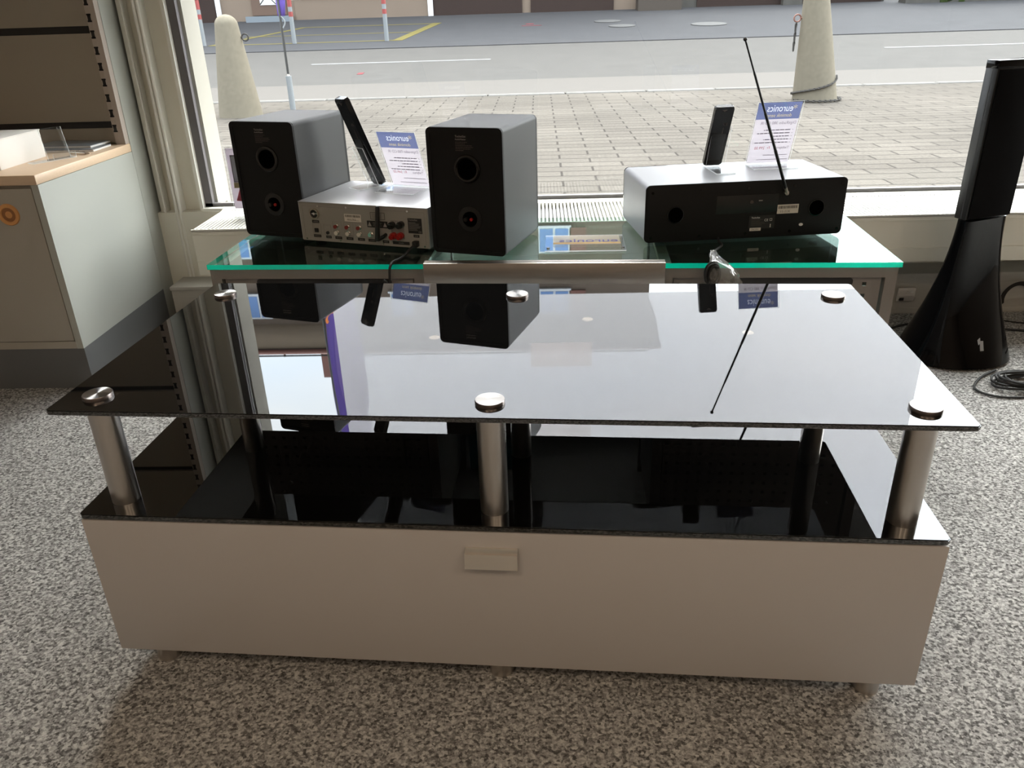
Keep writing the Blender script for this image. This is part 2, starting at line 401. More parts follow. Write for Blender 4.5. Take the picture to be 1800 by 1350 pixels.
# ================================================================= ROOM
XL, XR, YB, YW, ZC = -2.7, 4.4, -4.6, 1.80, 2.7
def room():
    struct(MB().box(XL, XR, YB, YW, -.06, 0).build('floor', 'carpet'))
    struct(MB().box(XL, XR, YB, YW+.2, ZC, ZC+.1).build('ceiling', 'ceiling'))
    struct(MB().box(XL-.1, XL, YB, YW+.2, 0, ZC).build('wall_left', 'room_wall'))
    struct(MB().box(XR, XR+.1, YB, YW+.2, 0, ZC).build('wall_right', 'room_wall'))
    struct(MB().box(XL, XR, YB-.1, YB, 0, ZC).build('wall_back', 'room_wall'))
    b = MB()
    b.box(XL, XR, YW, 1.95, -.06, .392)                 # parapet under the window
    b.box(XL, -1.152, 1.845, 1.95, .392, ZC)            # solid wall left of the window
    b.box(-1.152, XR, YW+.03, 1.95, 2.62, ZC)           # lintel
    struct(b.build('wall_front', 'cream'))
    # outside reveal, bright in the daylight
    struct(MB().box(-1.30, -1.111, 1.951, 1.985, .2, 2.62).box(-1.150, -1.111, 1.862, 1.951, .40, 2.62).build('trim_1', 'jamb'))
    # window
    w = thing('window_1', None, None, (0, 0, 0)); struct(w)
    x0, x1, z0, z1 = -1.152, XR, .392, 2.62
    f = MB(); f.box(x0-.010, x0+.002, 1.816, 1.86, z0, z1); f.box(x0, x1, 1.806, 1.86, z0, z0+.010); f.box(x0, x1, 1.825, 1.86, z1-.03, z1)
    f.box(x1-.03, x1, 1.825, 1.86, z0, z1)
    f.build('window_frame', 'cream_light', w)
    g = MB(); g.box(x0+.002, x0+.030, 1.838, 1.86, z0+.010, z1-.03); g.box(x0+.002, x1-.03, 1.838, 1.86, z0+.010, z0+.022)
    g.build('gasket', 'gasket', w)
    MB().box(x0+.038, x1-.03, 1.842, 1.848, z0+.024, z1-.03).build('pane', 'pane', w)
    # column of pipes and mouldings between the shelving and the window
    t = MB()
    t.box(-1.308, -1.284, 1.812, 1.845, .15, ZC, .004); t.cyl((-1.288, 1.806, .15), (-1.288, 1.806, ZC), .004, n=10)
    t.cyl((-1.2440, 1.802, .15), (-1.2440, 1.802, ZC), .0060, n=14); t.cyl((-1.2300, 1.802, .15), (-1.2300, 1.802, ZC), .0060, n=14)
    t.box(-1.248, -1.226, 1.804, 1.845, .15, ZC)
    struct(t.build('trim_2', 'cream_light')); t = None
    # cable duct along the floor
    t = MB(); t.box(-1.27, XR, 1.682, YW, 0, .136); t.box(-1.272, XR, 1.676, YW, .136, .150, .002); t.box(-1.27, XR, 1.679, 1.683, .004, .022)
    t.box(-1.27, XR, 1.681, 1.683, .108, .112)
    struct(t.build('baseboard_front', 'skirting'))
room()

# convector under the window
def convector():
    t = thing('convector_heater', 'long cream convector heater with a slatted grille top below the shop window', 'radiator', (0, 0, .25))
    b = MB(); b.box(-1.064, XR-.05, 1.488, YW-.004, 0, .136, .002); b.box(-1.064, XR-.05, 1.770, YW-.004, .136, .155); b.box(-1.064, XR-.05, 1.486, 1.491, .136, .150)
    b.box(-1.064, XR-.05, 1.485, 1.489, .045, .048)
    b.build('housing', 'cream', t)
    g = MB(); x = -1.058; n = 0
    g.box(-1.064, XR-.05, 1.486, 1.492, .148, .155); g.box(-1.064, XR-.05, 1.764, 1.77, .148, .155)
    while x < XR-.06:
        g.box(x, x+.0065, 1.488, 1.768, .140, .155); x += .0125
    g.build('grille', 'cream_light', t, smooth=0)
    MB().box(-1.060, XR-.06, 1.492, 1.764, .1362, .1370).build('inner_core', 'gasket', t)
convector()

def socket():
    t = thing('wall_socket', 'cream wall socket block on the cable duct behind the right display counter', 'socket', (1.326, 1.6755, .05))
    MB().box(0, .058, -.012, 0, .024, .052, .002).build('faceplate', 'socket', t)
    MB().prism([(-.020, .024), (0, .024), (0, .002), (-.008, .002)], 'x', 0, .056).build('outlet_hood', 'socket', t)
    MB().box(.004, .018, -.0185, -.012, .008, .018).build('port', 'slot_black', t)
    MB().cyl((.030, -.0125, .040), (.030, -.0115, .040), .0022, n=10).cyl((.026, -.0125, .033), (.026, -.0115, .033), .0015, n=8).build('screw', 'copper', t)
    MB().box(.040, .050, -.0135, -.012, .034, .038).build('switch', 'ink_white', t)
socket()

# ceiling spotlights behind the camera (they light the shop and glint in the tower speaker)
def spots():
    pos = [(-.9, -1.9), (.5, -2.3), (1.9, -1.9), (-.3, -3.5), (1.6, -3.6)]
    lab = ['left recessed warm spotlight in the front row of the ceiling', 'middle recessed warm spotlight of the ceiling, nearest the aisle', 'right recessed warm spotlight in the front row of the ceiling',
           'left recessed warm spotlight in the rear row of the ceiling', 'right recessed warm spotlight in the rear row of the ceiling']
    for (x, y), l in zip(pos, lab):
        t = thing('ceiling_spotlight', l, 'lamp', (x, y, ZC-.03), 0, 'recessed ceiling spotlights')
        MB().lathe([(.05, 0), (.065, 0), (.065, .03), (.05, .03)]).build('lamp_ring', 'lamp_body', t)
        MB().lathe([(.0, .012), (.048, .012), (.048, .02), (.0, .02)]).build('lens', 'lamp', t)
        ld = bpy.data.lights.new('spotlight_bulb', 'AREA'); ld.shape = 'DISK'; ld.size = .10; ld.energy = LAMP_W; ld.color = (1.0, .78, .56)
        ld.spread = R(150)
        lo = bpy.data.objects.new('bulb', ld); C.objects.link(lo); lo.parent = t; lo.location = (0, 0, -.004)
LAMP_W = 12.5
spots()

# ================================================================= TV STAND
def tv_stand():
    t = thing('tv_stand', 'low silver television stand with two black glass tops in the middle of the carpet', 'tv stand', (0, 0, 0), R(-3.5))
    def slab(x0, x1, y0, y1, z0, z1, ch):
        p = [(x0+ch, y0), (x1-ch, y0), (x1, y0+ch), (x1, y1-ch), (x1-ch, y1), (x0+ch, y1), (x0, y1-ch), (x0, y0+ch)]
        b = MB(); b.prism(p, 'z', z0, z1)
        bmesh.ops.bevel(b.bm, geom=[e for e in b.bm.edges if abs(e.verts[0].co.z-e.verts[1].co.z) < 1e-6], offset=.0012, segments=2, affect='EDGES')
        return b
    slab(-.656, .655, -.048, .545, .505, .513, .005).build('glass_top', 'black_glass', t, smooth=20)
    slab(-.654, .653, -.048, .545, .321, .330, .005).build('glass_shelf', 'black_glass', t, smooth=20)
    MB().box(-.645, .645, -.028, .535, .053, .3205, .001).build('cabinet_body', 'silver_lam', t)
    d = MB().box(-.6525, .6525, -.0475, -.0285, .053, .3185, .0008).build('drop_flap', 'silver_lam', t)
    h = MB(); h.prism([(-.0478, .2915), (-.0478, .2885), (-.062, .2885), (-.066, .264), (-.0645, .2635), (-.0605, .2865), (-.056, .2885), (-.050, .2915)], 'x', -.043, .037)
    h.build('handle', 'alu', d, smooth=25)
    for y in (0, .464):
        for x in (-.6, -.002, .6):
            MB().cyl((x, y, .330), (x, y, .505), .0215, n=40).build('support_tube', 'steel', t)
            c = MB(); c.lathe([(.0219, 0), (.0219, .0048), (.0212, .006)], (0, 0, 0), n=48)
            k = c.build('cap_disc', ['turned', 'rim_reflection'], t, smooth=40)
            for p in k.data.polygons: p.material_index = 0 if p.normal.z > .9 else 1; k.location = (x, y, .513)
            MB().cyl((x, y, 0), (x, y, .053), .0205, n=32).build('foot', 'steel', t)
tv_stand()

# ================================================================= DISPLAY COUNTERS
CANG = R(-2.96); CO = (-.746, .834)
def cpos(u, v):
    return (CO[0]+u*math.cos(CANG)-v*math.sin(CANG), CO[1]+u*math.sin(CANG)+v*math.cos(CANG))
def perforated(b, x0, x1, z0, z1, y0, y1, hx0, hz1, pitch, hole, skip):
    """panel with real square holes, laid out on a grid"""
    xs = [x0]; x = hx0
    while x+hole < x1-.004: xs += [x, x+hole]; x += pitch
    xs.append(x1)
    zs = [z1]; z = hz1
    while z-hole > z0+.004: zs += [z, z-hole]; z -= pitch
    zs.append(z0)
    for i in range(len(xs)-1):
        # merge solid columns into tall strips
        if i % 2 == 0: b.box(xs[i], xs[i+1], y0, y1, z0, z1); continue
        for j in range(len(zs)-1):
            solid = (j % 2 == 0) or skip(xs[i], zs[j])
            if solid: b.box(xs[i], xs[i+1], y0, y1, zs[j+1], zs[j])
def counter(u0, u1, label, slot, hx, outer):
    x, y = cpos(u0, 0); w = u1-u0; D = .45
    t = thing('display_counter', label, 'display counter', (x, y, 0), CANG)
    g = MB(); g.mi = 0; g.box(0, w, 0, D, .467, .479)
    g.bm.normal_update()
    for f in g.bm.faces: f.material_index = 1 if (f.normal.y < -.5 or f.normal.x*outer > .5) else 0
    g.build('glass_top', ['glass_top', 'glass_edge'], t, smooth=0)
    fr = MB()
    for a in (.004, w-.032): fr.box(a, a+.026, .004, .030, 0, .442)
    for a in (.004, w-.032): fr.box(a, a+.026, D-.030, D-.004, 0, .442)
    fr.box(.004, w-.006, .004, .030, .442, .4665); fr.box(.004, w-.006, D-.030, D-.004, .442, .4665)
    fr.box(.004, .030, .030, D-.030, .442, .4665); fr.box(w-.032, w-.006, .030, D-.030, .442, .4665)
    fr.build('frame', 'counter_metal', t)
    p = MB(); sx0, sx1 = slot
    perforated(p, .0345, w-.0365, .06, .4405, .014, .018, hx, .4275, .0285, .0095, lambda a, z: (sx0-.02 < a < sx1+.01) and z > .40)
    p.build('perforated_panel', 'counter_metal', t, smooth=0)
    MB().prism(rr(sx0, sx1, .4195, .4385, .008), 'y', .0125, .0145).build('slot_opening', 'slot_black', t)
    s = MB(); s.box(.010, .014, .031, D-.031, .06, .4415); s.box(w-.014, w-.010, .031, D-.031, .06, .4415); s.box(.031, w-.033, D-.020, D-.016, .06, .4415)
    s.box(.031, w-.033, .031, D-.031, .06, .064)
    s.build('side_panels', 'counter_metal', t)
counter(0, .545, 'left glass topped display counter with grey perforated front, under the cd receiver', (.115, .455), .052, -1)
counter(1.10, 1.645, 'right glass topped display counter with grey perforated front, under the long radio', (.165, .445), .0395, 1)
def bridge():
    x, y = cpos(.5455, 0); w = .554
    t = thing('glass_bridge_shelf', 'clear glass shelf with brushed steel front rail joining the two display counters', 'shelf', (x, y, 0), CANG)
    MB().box(0, w, -.004, .45, .467, .479).build('glass_plate', 'glass_top', t, smooth=0)
    r = MB(); r.box(-.003, w+.010, -.022, -.0045, .430, .487, .0012); r.box(-.003, w+.010, -.0045, .004, .4795, .487)
    r.build('front_rail', 'rail', t)
bridge()
t = thing('carton', 'teal printed carton on the floor behind the middle speaker, seen through the glass shelf', 'box', (-.10, 1.22, 0), R(-3))
MB().box(-.07, .07, 0, .08, 0, .33, .002).build('carton_body', 'teal', t)
MB().box(-.055, .055, -.0006, .0004, .28, .315).build('carton_print', 'ink_blue', t)

# ================================================================= BOOKSHELF SPEAKERS
def speaker():
    w, d, h = .191, .254, .304; W = w/2
    t = thing('bookshelf_speaker', 'left grey bookshelf speaker seen from the back, half behind the cd receiver', 'speaker', (-.6404, 1.0754, .4792), R(-16.96), 'pair of grey bookshelf speakers')
    MB().prism(rr(-W, W, .006, h, .012), 'y', .004, d-.012).build('cabinet', 'spk_grey', t)
    MB().prism(rr(-W+.001, W-.001, .007, h-.001, .012), 'y', d-.012, d).build('front_grille', 'spk_black', t)
    b = MB(); b.prism(rr(-W+.0003, W-.0003, .0063, h-.0003, .012), 'y', 0, .005)
    bp = b.build('back_panel', 'spk_black', t)
    r_ = MB()                                                 # raised lip round the recessed back
    out, inn = rr(-W+.0003, W-.0003, .0063, h-.0003, .012), rr(-W+.010, W-.010, .016, h-.010, .006)
    V = Vector
    r_.ring_loft([[V((a, 0, c)) for a, c in out], [V((a, -.0025, c)) for a, c in out], [V((a, -.0025, c)) for a, c in inn], [V((a, 0, c)) for a, c in inn]], cap=False)
    r_.build('back_lip', 'spk_black', t)
    MB().lathe([(.024, .03), (.024, -.0005), (.0245, -.003), (.028, -.0042), (.0325, -.003), (.0335, 0), (.0335, .001)], (.005, 0, .210), 'y', 40).build('bass_port', 'gloss_black', t)
    MB().lathe([(0, -.0006), (.0236, -.0006), (.0236, .0002), (0, .0002)], (.005, 0, .210), 'y', 40).build('port_shade_disc', 'hole', t)  # flat black disc stands in for the shade inside the port
    tm = MB().lathe([(.018, -.0006), (.019, -.0028), (.030, -.002), (.0305, .001)], (.0065, 0, .0925), 'y', 40).build('terminal_cup', 'plastic_black', t)
    MB().lathe([(0, -.0015), (.018, -.0015), (.018, -.0005), (0, -.0005)], (.0065, 0, .0925), 'y', 32).build('cup_floor', 'hole', tm)
    MB().cyl((.0105, -.001, .0925), (.0105, -.006, .0925), .0038, n=12).build('red_terminal', 'red', tm)
    MB().cyl((-.003, -.001, .0925), (-.003, -.010, .0925), .0048, n=12).build('black_terminal', 'plastic_black', tm)
    tx = MB(); tx.text('TechniSat', .0068, -.022, .2815, -.0004); tx.text('AudioMaster', .0052, -.022, .2755, -.0004)
    tx.build('maker_name', 'ink_grey', t, smooth=0)
    li = MB()
    for k, (a, c) in enumerate(((0, .030), (0, .024), (0, .041), (0, .044), (0, .038), (0, .020))):
        z = .2700-k*.0037
        x = -.022
        while x < -.022+c:
            q = random.uniform(.003, .007); li.box(x, min(x+q, -.022+c), -.0004, .0002, z, z+.0011); x += q+.0012
    li.build('small_print', 'ink_dim', t, smooth=0)
    for a in (-.07, .07):
        for c in (.03, d-.04): MB().cyl((a, c, 0), (a, c, .007), .008, n=12).build('rubber_foot', 'rubber', t)
    return t
sp = speaker()
dup(sp, (-.1004, .8643, .4792), R(-17.87), 'grey bookshelf speaker seen from the back, just right of the cd receiver')

# ================================================================= CD RECEIVER
def receiver():
    t = thing('cd_receiver', 'silver cd receiver with a back panel full of sockets on the left display counter', 'receiver', (-.3796, .9656, .4792), R(-18.19))
    w, d, h = .372, .270, .1105; W = w/2
    b = MB(); b.box(-W+.001, W-.001, .002, d-.012, .008, h-.002); b.build('chassis', 'recv_back', t)
    l = MB(); l.box(-W, W, -.001, d-.010, h-.002, h, .0006); l.box(-W, -W+.0016, .001, d-.010, .010, h-.002); l.box(W-.0016, W, .001, d-.010, .010, h-.002)
    l.build('lid', 'recv_top', t)
    MB().box(-W, W, d-.012, d, .007, h+.001, .003).build('front_fascia', 'recv_top', t)
    p = MB(); p.box(-W+.002, W-.002, .0005, .0025, .0085, h-.0025)
    bp = p.build('back_panel', 'recv_back', t)
    y = .0005; Z = .0058
    e = MB()                                                   # pressed outlines
    for a, c, z0, z1 in ((-.1505, -.126, .0225, .048), (-.118, -.096, .021, .046), (-.089, -.064, .022, .056), (-.0555, -.030, .022, .056), (-.022, .004, .022, .056)):
        for q in ((a, c, z0, z0+.0007), (a, c, z1, z1+.0007), (a, a+.0007, z0, z1), (c, c+.0007, z0, z1)): e.box(q[0], q[1], y-.0003, y+.0002, q[2]+Z, q[3]+Z)
    e.box(-W+.010, W-.010, y-.0003, y+.0002, h-.012, h-.0112); e.box(-W+.010, -W+.0107, y-.0003, y+.0002, .018, h-.012); e.box(W-.0107, W-.010, y-.0003, y+.0002, .018, h-.012)
    e.build('panel_outlines', 'recv_line', bp, smooth=0)
    a = MB().lathe([(.0132, 0), (.0132, -.006), (.0108, -.006), (.0108, -.001)], (-.139, y, .0748+Z), 'y', 28).build('aerial_socket', 'copper', t)
    MB().lathe([(0, -.0022), (.0108, -.0022), (.0108, -.001), (0, -.001)], (-.139, y, .0748+Z), 'y', 28).build('socket_core', 'slot_black', a)
    MB().cyl((-.139, y, .0748+Z), (-.139, y-.0055, .0748+Z), .0035, n=12).box(-.147, -.131, y-.003, y-.002, .0735+Z, .0760+Z).build('socket_pin', 'chrome', a)
    MB().box(-.1445, -.1335, y-.004, y, .026+Z, .0365+Z, .001).build('optical_port', 'slot_black', t)
    MB().cyl((-.106, y, .0263+Z), (-.106, y-.004, .0263+Z), .0042, n=16).build('power_jack', 'slot_black', t)
    for x in (-.0765, -.0432, -.0098):
        for z, mm in ((.0457, 'dull_red'), (.0290, 'sticker')):
            k = MB().lathe([(.0062, 0), (.0062, -.003), (.0045, -.003), (.0045, -.011), (.0022, -.011)], (x, y, z+Z), 'y', 18).build('phono_socket', 'chrome', t)
            MB().lathe([(.0024, -.0115), (.0050, -.0115), (.0050, -.0075), (.0024, -.0075)], (x, y, z+Z), 'y', 16).build('colour_ring', mm, k)
    MB().lathe([(.0072, 0), (.0072, -.003), (.005, -.003), (.005, -.012), (.002, -.012)], (.023, y, .0300+Z), 'y', 18).build('coaxial_socket', 'chrome', t)
    for x, z, ww, hh, txt in ((-.1395, .0539, .021, .007, 'ANTENNE'), (-.1392, .0160, .022, .007, 'OPTICAL IN'), (-.105, .0150, .016, .007, 'AUX IN'), (-.0757, .0145, .020, .007, 'LINE OUT'), (-.0422, .0145, .020, .007, 'AUX IN'),
                              (-.0084, .0145, .020, .007, 'AUX IN'), (.0233, .0140, .022, .007, 'COAXIAL'), (.0625, .0130, .018, .007, 'WLAN'), (.1505, .0330, .016, .007, 'AC IN'), (.1058, .0125, .047, .008, 'SPEAKERS')):
        cb = MB(); cb.box(x-ww/2, x+ww/2, y-.0006, y+.0002, z-hh/2+Z, z+hh/2+Z); cb.mi = 1
        cb.text(txt, .0033, x, z-.0012+Z, y-.0007, align='CENTER'); cb.build('caption', ['slot_black', 'ink_grey'], bp, smooth=0)
    s = MB().box(-.0516, -.0034, y-.0006, y+.0002, .0594+Z, .0785+Z).build('barcode_sticker', 'sticker', bp)
    c = MB(); x = -.049
    while x < -.007:
        q = random.choice((.0006, .0012, .0018)); c.box(x, x+q, y-.0008, y-.0005, .0705+Z, .0765+Z); x += q+random.choice((.0006, .0010))
    c.box(-.044, -.010, y-.0008, y-.0005, .0625+Z, .0632+Z); c.text('2215-7415', .006, -.044, .0632+Z, y-.0008)
    c.build('barcode', 'ink_dim', s, smooth=0)
    wn = MB().box(.0132, .0719, y-.0006, y+.0002, .0479+Z, .0650+Z).build('warning_plate', 'slot_black', bp)
    g = MB(); g.prism([(.015, .051+Z), (.026, .051+Z), (.0205, .0625+Z)], 'y', y-.0009, y-.0005); g.prism([(.059, .051+Z), (.070, .051+Z), (.0645, .0625+Z)], 'y', y-.0009, y-.0005)
    g.box(.030, .055, y-.0009, y-.0005, .0595+Z, .0605+Z); g.box(.031, .053, y-.0009, y-.0005, .0560+Z, .0566+Z); g.box(.030, .055, y-.0009, y-.0005, .0525+Z, .0531+Z)
    g.build('warning_symbols', 'ink_grey', wn, smooth=0)
    g = MB()
    for q in ((.0247, .0654, .0689, .0700), (.0247, .0654, .0858, .0869), (.0247, .0258, .0689, .0869), (.0643, .0654, .0689, .0869)): g.box(q[0], q[1], y-.0006, y+.0002, q[2]+Z, q[3]+Z)
    for k in range(4): g.box(.029, .056, y-.0006, y+.0002, .0735+k*.003+Z, .0741+k*.003+Z)
    g.build('laser_notice', 'ink_dim', bp, smooth=0)
    pl = MB().box(.1294, .1676, y-.0006, y+.0002, .0395+Z, .0775+Z).build('rating_plate', 'slot_black', bp)
    g = MB(); g.text('TechniSat', .0062, .1315, .0715+Z, y-.0008)
    for k in range(7): g.box(.1315, .1315+random.uniform(.018, .033), y-.0009, y-.0005, .0665-k*.0032+Z, .0672-k*.0032+Z)
    g.text('CE', .0068, .1575, .0415+Z, y-.0008)
    g.build('rating_text', 'ink_grey', pl, smooth=0)
    for x, z, mm in ((.0870, .0585, 'plastic_black'), (.1110, .0605, 'plastic_black'), (.0885, .0315, 'red'), (.1085, .0325, 'red')):
        MB().cyl((x, y, z+Z), (x, y-.012, z+Z), .0088, n=18).cyl((x, y-.012, z+Z), (x-.001, y-.020, z-.002+Z), .0062, n=14).build('speaker_terminal', mm, t)
    MB().box(.081, .1175, y-.002, y, .0235+Z, .0695+Z, .001).build('terminal_base', 'recv_line', t)
    MB().box(.1435, .1575, y-.016, y, .0075+Z, .0225+Z, .002).build('mains_plug', 'plastic_black', t)
    k = MB(); k.cyl((.0639, y, .0315+Z), (.0639, y-.012, .0300+Z), .0045, n=12); k.cyl((.0639, y-.010, .0300+Z), (.050, y-.014, .0215+Z), .0048, n=12)
    k.build('antenna_joint', 'plastic_black', t)
    MB().lathe([(.0068, .0), (.0070, .006), (.0062, .020), (.0052, .084), (.0036, .088)], (0, 0, 0), n=16).build('antenna', 'plastic_black', t, mtx=Matrix.Translation((.0462, y-.014, .0185+Z)) @ Matrix.Rotation(R(6), 4, 'Y'))
    for x in (-.1276, -.044, .0446, .1295): MB().cyl((x, y, .0957+Z-.001), (x, y-.0012, .0957+Z-.001), .0028, n=12).build('screw', 'chrome', t)
    for x in (-.172, -.07, .055, .172): MB().cyl((x, y, .0075+Z), (x, y-.0012, .0075+Z), .0024, n=10).build('screw', 'chrome', t)
    for x in (-.15, .15):
        for c in (.03, .23): MB().cyl((x, c, 0), (x, c, .009), .014, n=16).build('foot', 'rubber', t)
    cd_ = MB().tube([(.150, -.016, .0195), (.144, -.034, .012), (.140, -.052, .0035), (.1420, -.085, .0035), (.143, -.118, .006), (.1430, -.136, -.004), (.142, -.140, -.030), (.138, -.143, -.052), (.128, -.143, -.054), (.122, -.143, -.044), (.128, -.143, -.034), (.137, -.143, -.042), (.139, -.141, -.060), (.1385, -.140, -.20)], .0032)
    cd_.build('power_cord', 'rubber', t)
receiver()

# ================================================================= RADIO
def radio():
    t = thing('table_radio', 'long silver and black table radio with a raised whip aerial on the right display counter', 'radio', (.5848, .9628, .4792), R(6.4))
    w, d, h = .508, .265, .1465; W = w/2
    def prof(y, r=.012, s=0):
        return [Vector((a, y, c)) for a, c in rr(-W+s, W-s, .0045+s, h-s, r)]
    MB().prism(rr(-W, W, .004, h, .013), 'y', .004, d-.012).build('case', 'radio_grey', t)
    MB().prism(rr(-W+.001, W-.001, .005, h-.001, .013), 'y', d-.012, d).build('front_panel', 'gloss_black', t)
    bp = MB().ring_loft([prof(.005), prof(.0012), prof(0, .012, .0016)]).build('back_panel', 'spk_black', t)
    Z = .0038
    for x, z in ((-.1774, .068), (.1815, .0702)):
        k = MB().lathe([(.0185, .0), (.0188, -.0012), (.0212, -.0012), (.0215, .0005)], (x, 0, z+Z), 'y', 32).build('bass_port', 'gloss_black', t)
        MB().lathe([(0, -.0004), (.0186, -.0004), (.0186, .0003), (0, .0003)], (x, 0, z+Z), 'y', 32).build('port_shade_disc', 'hole', k)  # black disc painted where the port opening would be in shade
    for x, z in ((-.237, .1245), (-.1138, .1262), (.003, .1262), (.1188, .1272), (.2414, .127), (-.2377, .0125), (-.1139, .0125), (.0035, .013), (.119, .0138), (.2414, .0145)):
        MB().cyl((x, .0005, z+Z), (x, -.0009, z+Z), .0036, n=14).build('screw', 'gloss_black', t)
    MB().box(-.0753, .0814, -.0006, .0004, .0651+Z, .1092+Z, .0004).build('connector_panel', 'plastic_black', t)
    MB().lathe([(.0018, -.002), (.0042, -.002), (.0042, 0)], (.0132, -.0004, .0918+Z), 'y', 16).build('headphone_jack', 'ink_dim', t)
    MB().box(.031, .0405, -.0016, 0, .0933+Z, .0957+Z).build('usb_port', 'ink_grey', t)
    s = MB().box(.0807, .1349, -.0007, .0003, .0590+Z, .0815+Z).build('barcode_sticker', 'sticker', t)
    c = MB(); x = .0835
    while x < .131:
        q = random.choice((.0006, .0012, .0018)); c.box(x, x+q, -.0009, -.0006, .0715+Z, .0785+Z); x += q+random.choice((.0006, .0010))
    c.text('11-11X', .0085, .088, .0615+Z, -.0009)
    c.build('barcode', 'ink_dim', s, smooth=0)
    s = MB().box(.0115, .0773, -.0006, .0003, .0235+Z, .0567+Z).build('rating_plate', 'slot_black', t)
    c = MB(); c.text('TechniSat', .0056, .0165, .0500+Z, -.0009); c.text('CE', .0085, .0500, .0420+Z, -.0009)
    for a, b_ in ((.0640, .0700),): c.box(a, b_, -.0009, -.0006, .0425+Z, .0432+Z); c.box(a, b_, -.0009, -.0006, .0478+Z, .0485+Z); c.box(a, a+.0007, -.0009, -.0006, .0425+Z, .0485+Z); c.box(b_-.0007, b_, -.0009, -.0006, .0425+Z, .0485+Z)
    c.box(.0655, .0685, -.0009, -.0006, .0262+Z, .0270+Z); c.box(.0660, .0668, -.0009, -.0006, .0270+Z, .0345+Z); c.box(.0680, .0673, -.0009, -.0006, .0270+Z, .0345+Z)
    c.build('rating_text', 'ink_white', s, smooth=0)
    c = MB()
    for k in range(5): c.box(.0165, .0165+(.030, .022, .034, .036, .028)[k], -.0009, -.0006, .0460-k*.0034+Z, .0469-k*.0034+Z)
    c.build('small_print', 'ink_dim', s, smooth=0)
    s = MB().box(.0146, .0432, -.0007, .0003, .0185+Z, .0262+Z).build('serial_sticker', 'sticker', t)
    MB().text('CNL2351', .0052, .0175, .0203+Z, -.0009).build('serial_text', 'ink_dim', s, smooth=0)
    MB().lathe([(0, -.0008), (.0046, -.0008), (.0046, .0003), (0, .0003)], (0, 0, 0), 'y', 20).build('inspection_sticker', 'ink_white', t, mtx=Matrix.Translation((.1464, 0, .029+Z)) @ Matrix.Diagonal((1.15, 1, .8, 1)))
    # telescopic aerial, leaning left towards the viewer
    c, s_ = math.cos(R(6.4)), math.sin(R(6.4))
    tip = Vector((.506-.5848, .800-.9628, .956-.4792)); tip = Vector((c*tip.x+s_*tip.y, -s_*tip.x+c*tip.y, tip.z))
    bs = Vector((.0962, -.007, .1149+Z)); dv = tip-bs
    a = MB(); segs = ((0, .30, .0038), (.30, .55, .0032), (.55, .80, .0026), (.80, .985, .0020))
    for q0, q1, r in segs: a.cyl(bs+dv*q0, bs+dv*q1, r, n=12)
    an = a.build('whip_aerial', 'plastic_black', t)
    MB().sphere(bs+dv*.992, .0044, 12, 8).build('aerial_tip', 'gloss_black', an)
    MB().cyl((.0975, 0, .1125+Z), (.0975, -.009, .1125+Z), .0052, n=14).cyl(bs-dv*.02, bs+dv*.03, .0042, n=12).build('aerial_joint', 'copper', an)
    for x in (-.20, .20):
        for y in (.03, .22): MB().cyl((x, y, 0), (x, y, .006), .011, n=14).build('foot', 'rubber', t)
    def loc(p):
        q = Vector((p[0]-.5848, p[1]-.9628, p[2]-.4792)); return (c*q.x+s_*q.y, -s_*q.x+c*q.y, q.z)
    pts = [(.522, .966, .492), (.519, .940, .484), (.520, .905, .4835), (.500, .868, .4835), (.478, .830, .485), (.470, .795, .489), (.466, .762, .488), (.462, .752, .470), (.456, .748, .452), (.462, .747, .440)]
    MB().tube([loc(p) for p in pts], .0030).build('power_cord', 'rubber', t)
    b = MB()
    for k in range(13):
        f = (k*5 % 13)/13; a_, c_z = .004+.014*f, .010+.018*f
        P = [loc((.468+math.cos(q)*a_+.0015*math.sin(k*2.3)+.002*math.sin(q), .752-.0016*k, .462+math.sin(q+.2*math.sin(k))*c_z)) for q in [2*PI*j/14 for j in range(15)]]
        b.tube(P, .0026, smooth=2)
    b.build('cord_bundle', 'rubber', t)
radio()
def bag():
    t = MB(); rings = []; n = 26
    for k, (z, y, rx, ry, x) in enumerate(((.500, .800, .005, .005, .476), (.494, .772, .009, .006, .474), (.486, .756, .017, .012, .479), (.474, .744, .026, .019, .486), (.460, .740, .032, .023, .491), (.446, .739, .036, .026, .495), (.432, .739, .035, .025, .498), (.425, .740, .012, .012, .499))):
        rings.append([Vector((x+math.cos(2*PI*i/n)*rx*(1+.22*math.sin(i*2.7+k*1.3)), y-.002+math.sin(2*PI*i/n)*ry*(1+.2*math.sin(i*1.9+k)), z+.003*math.sin(i*1.7+k*2))) for i in range(n)])
    t.ring_loft(rings)
    o = t.build('plastic_bag', 'bag', smooth=60)
    tag(o, 'crumpled clear plastic bag round the bundled radio cord, hanging over the right counter edge', 'bag')
bag()

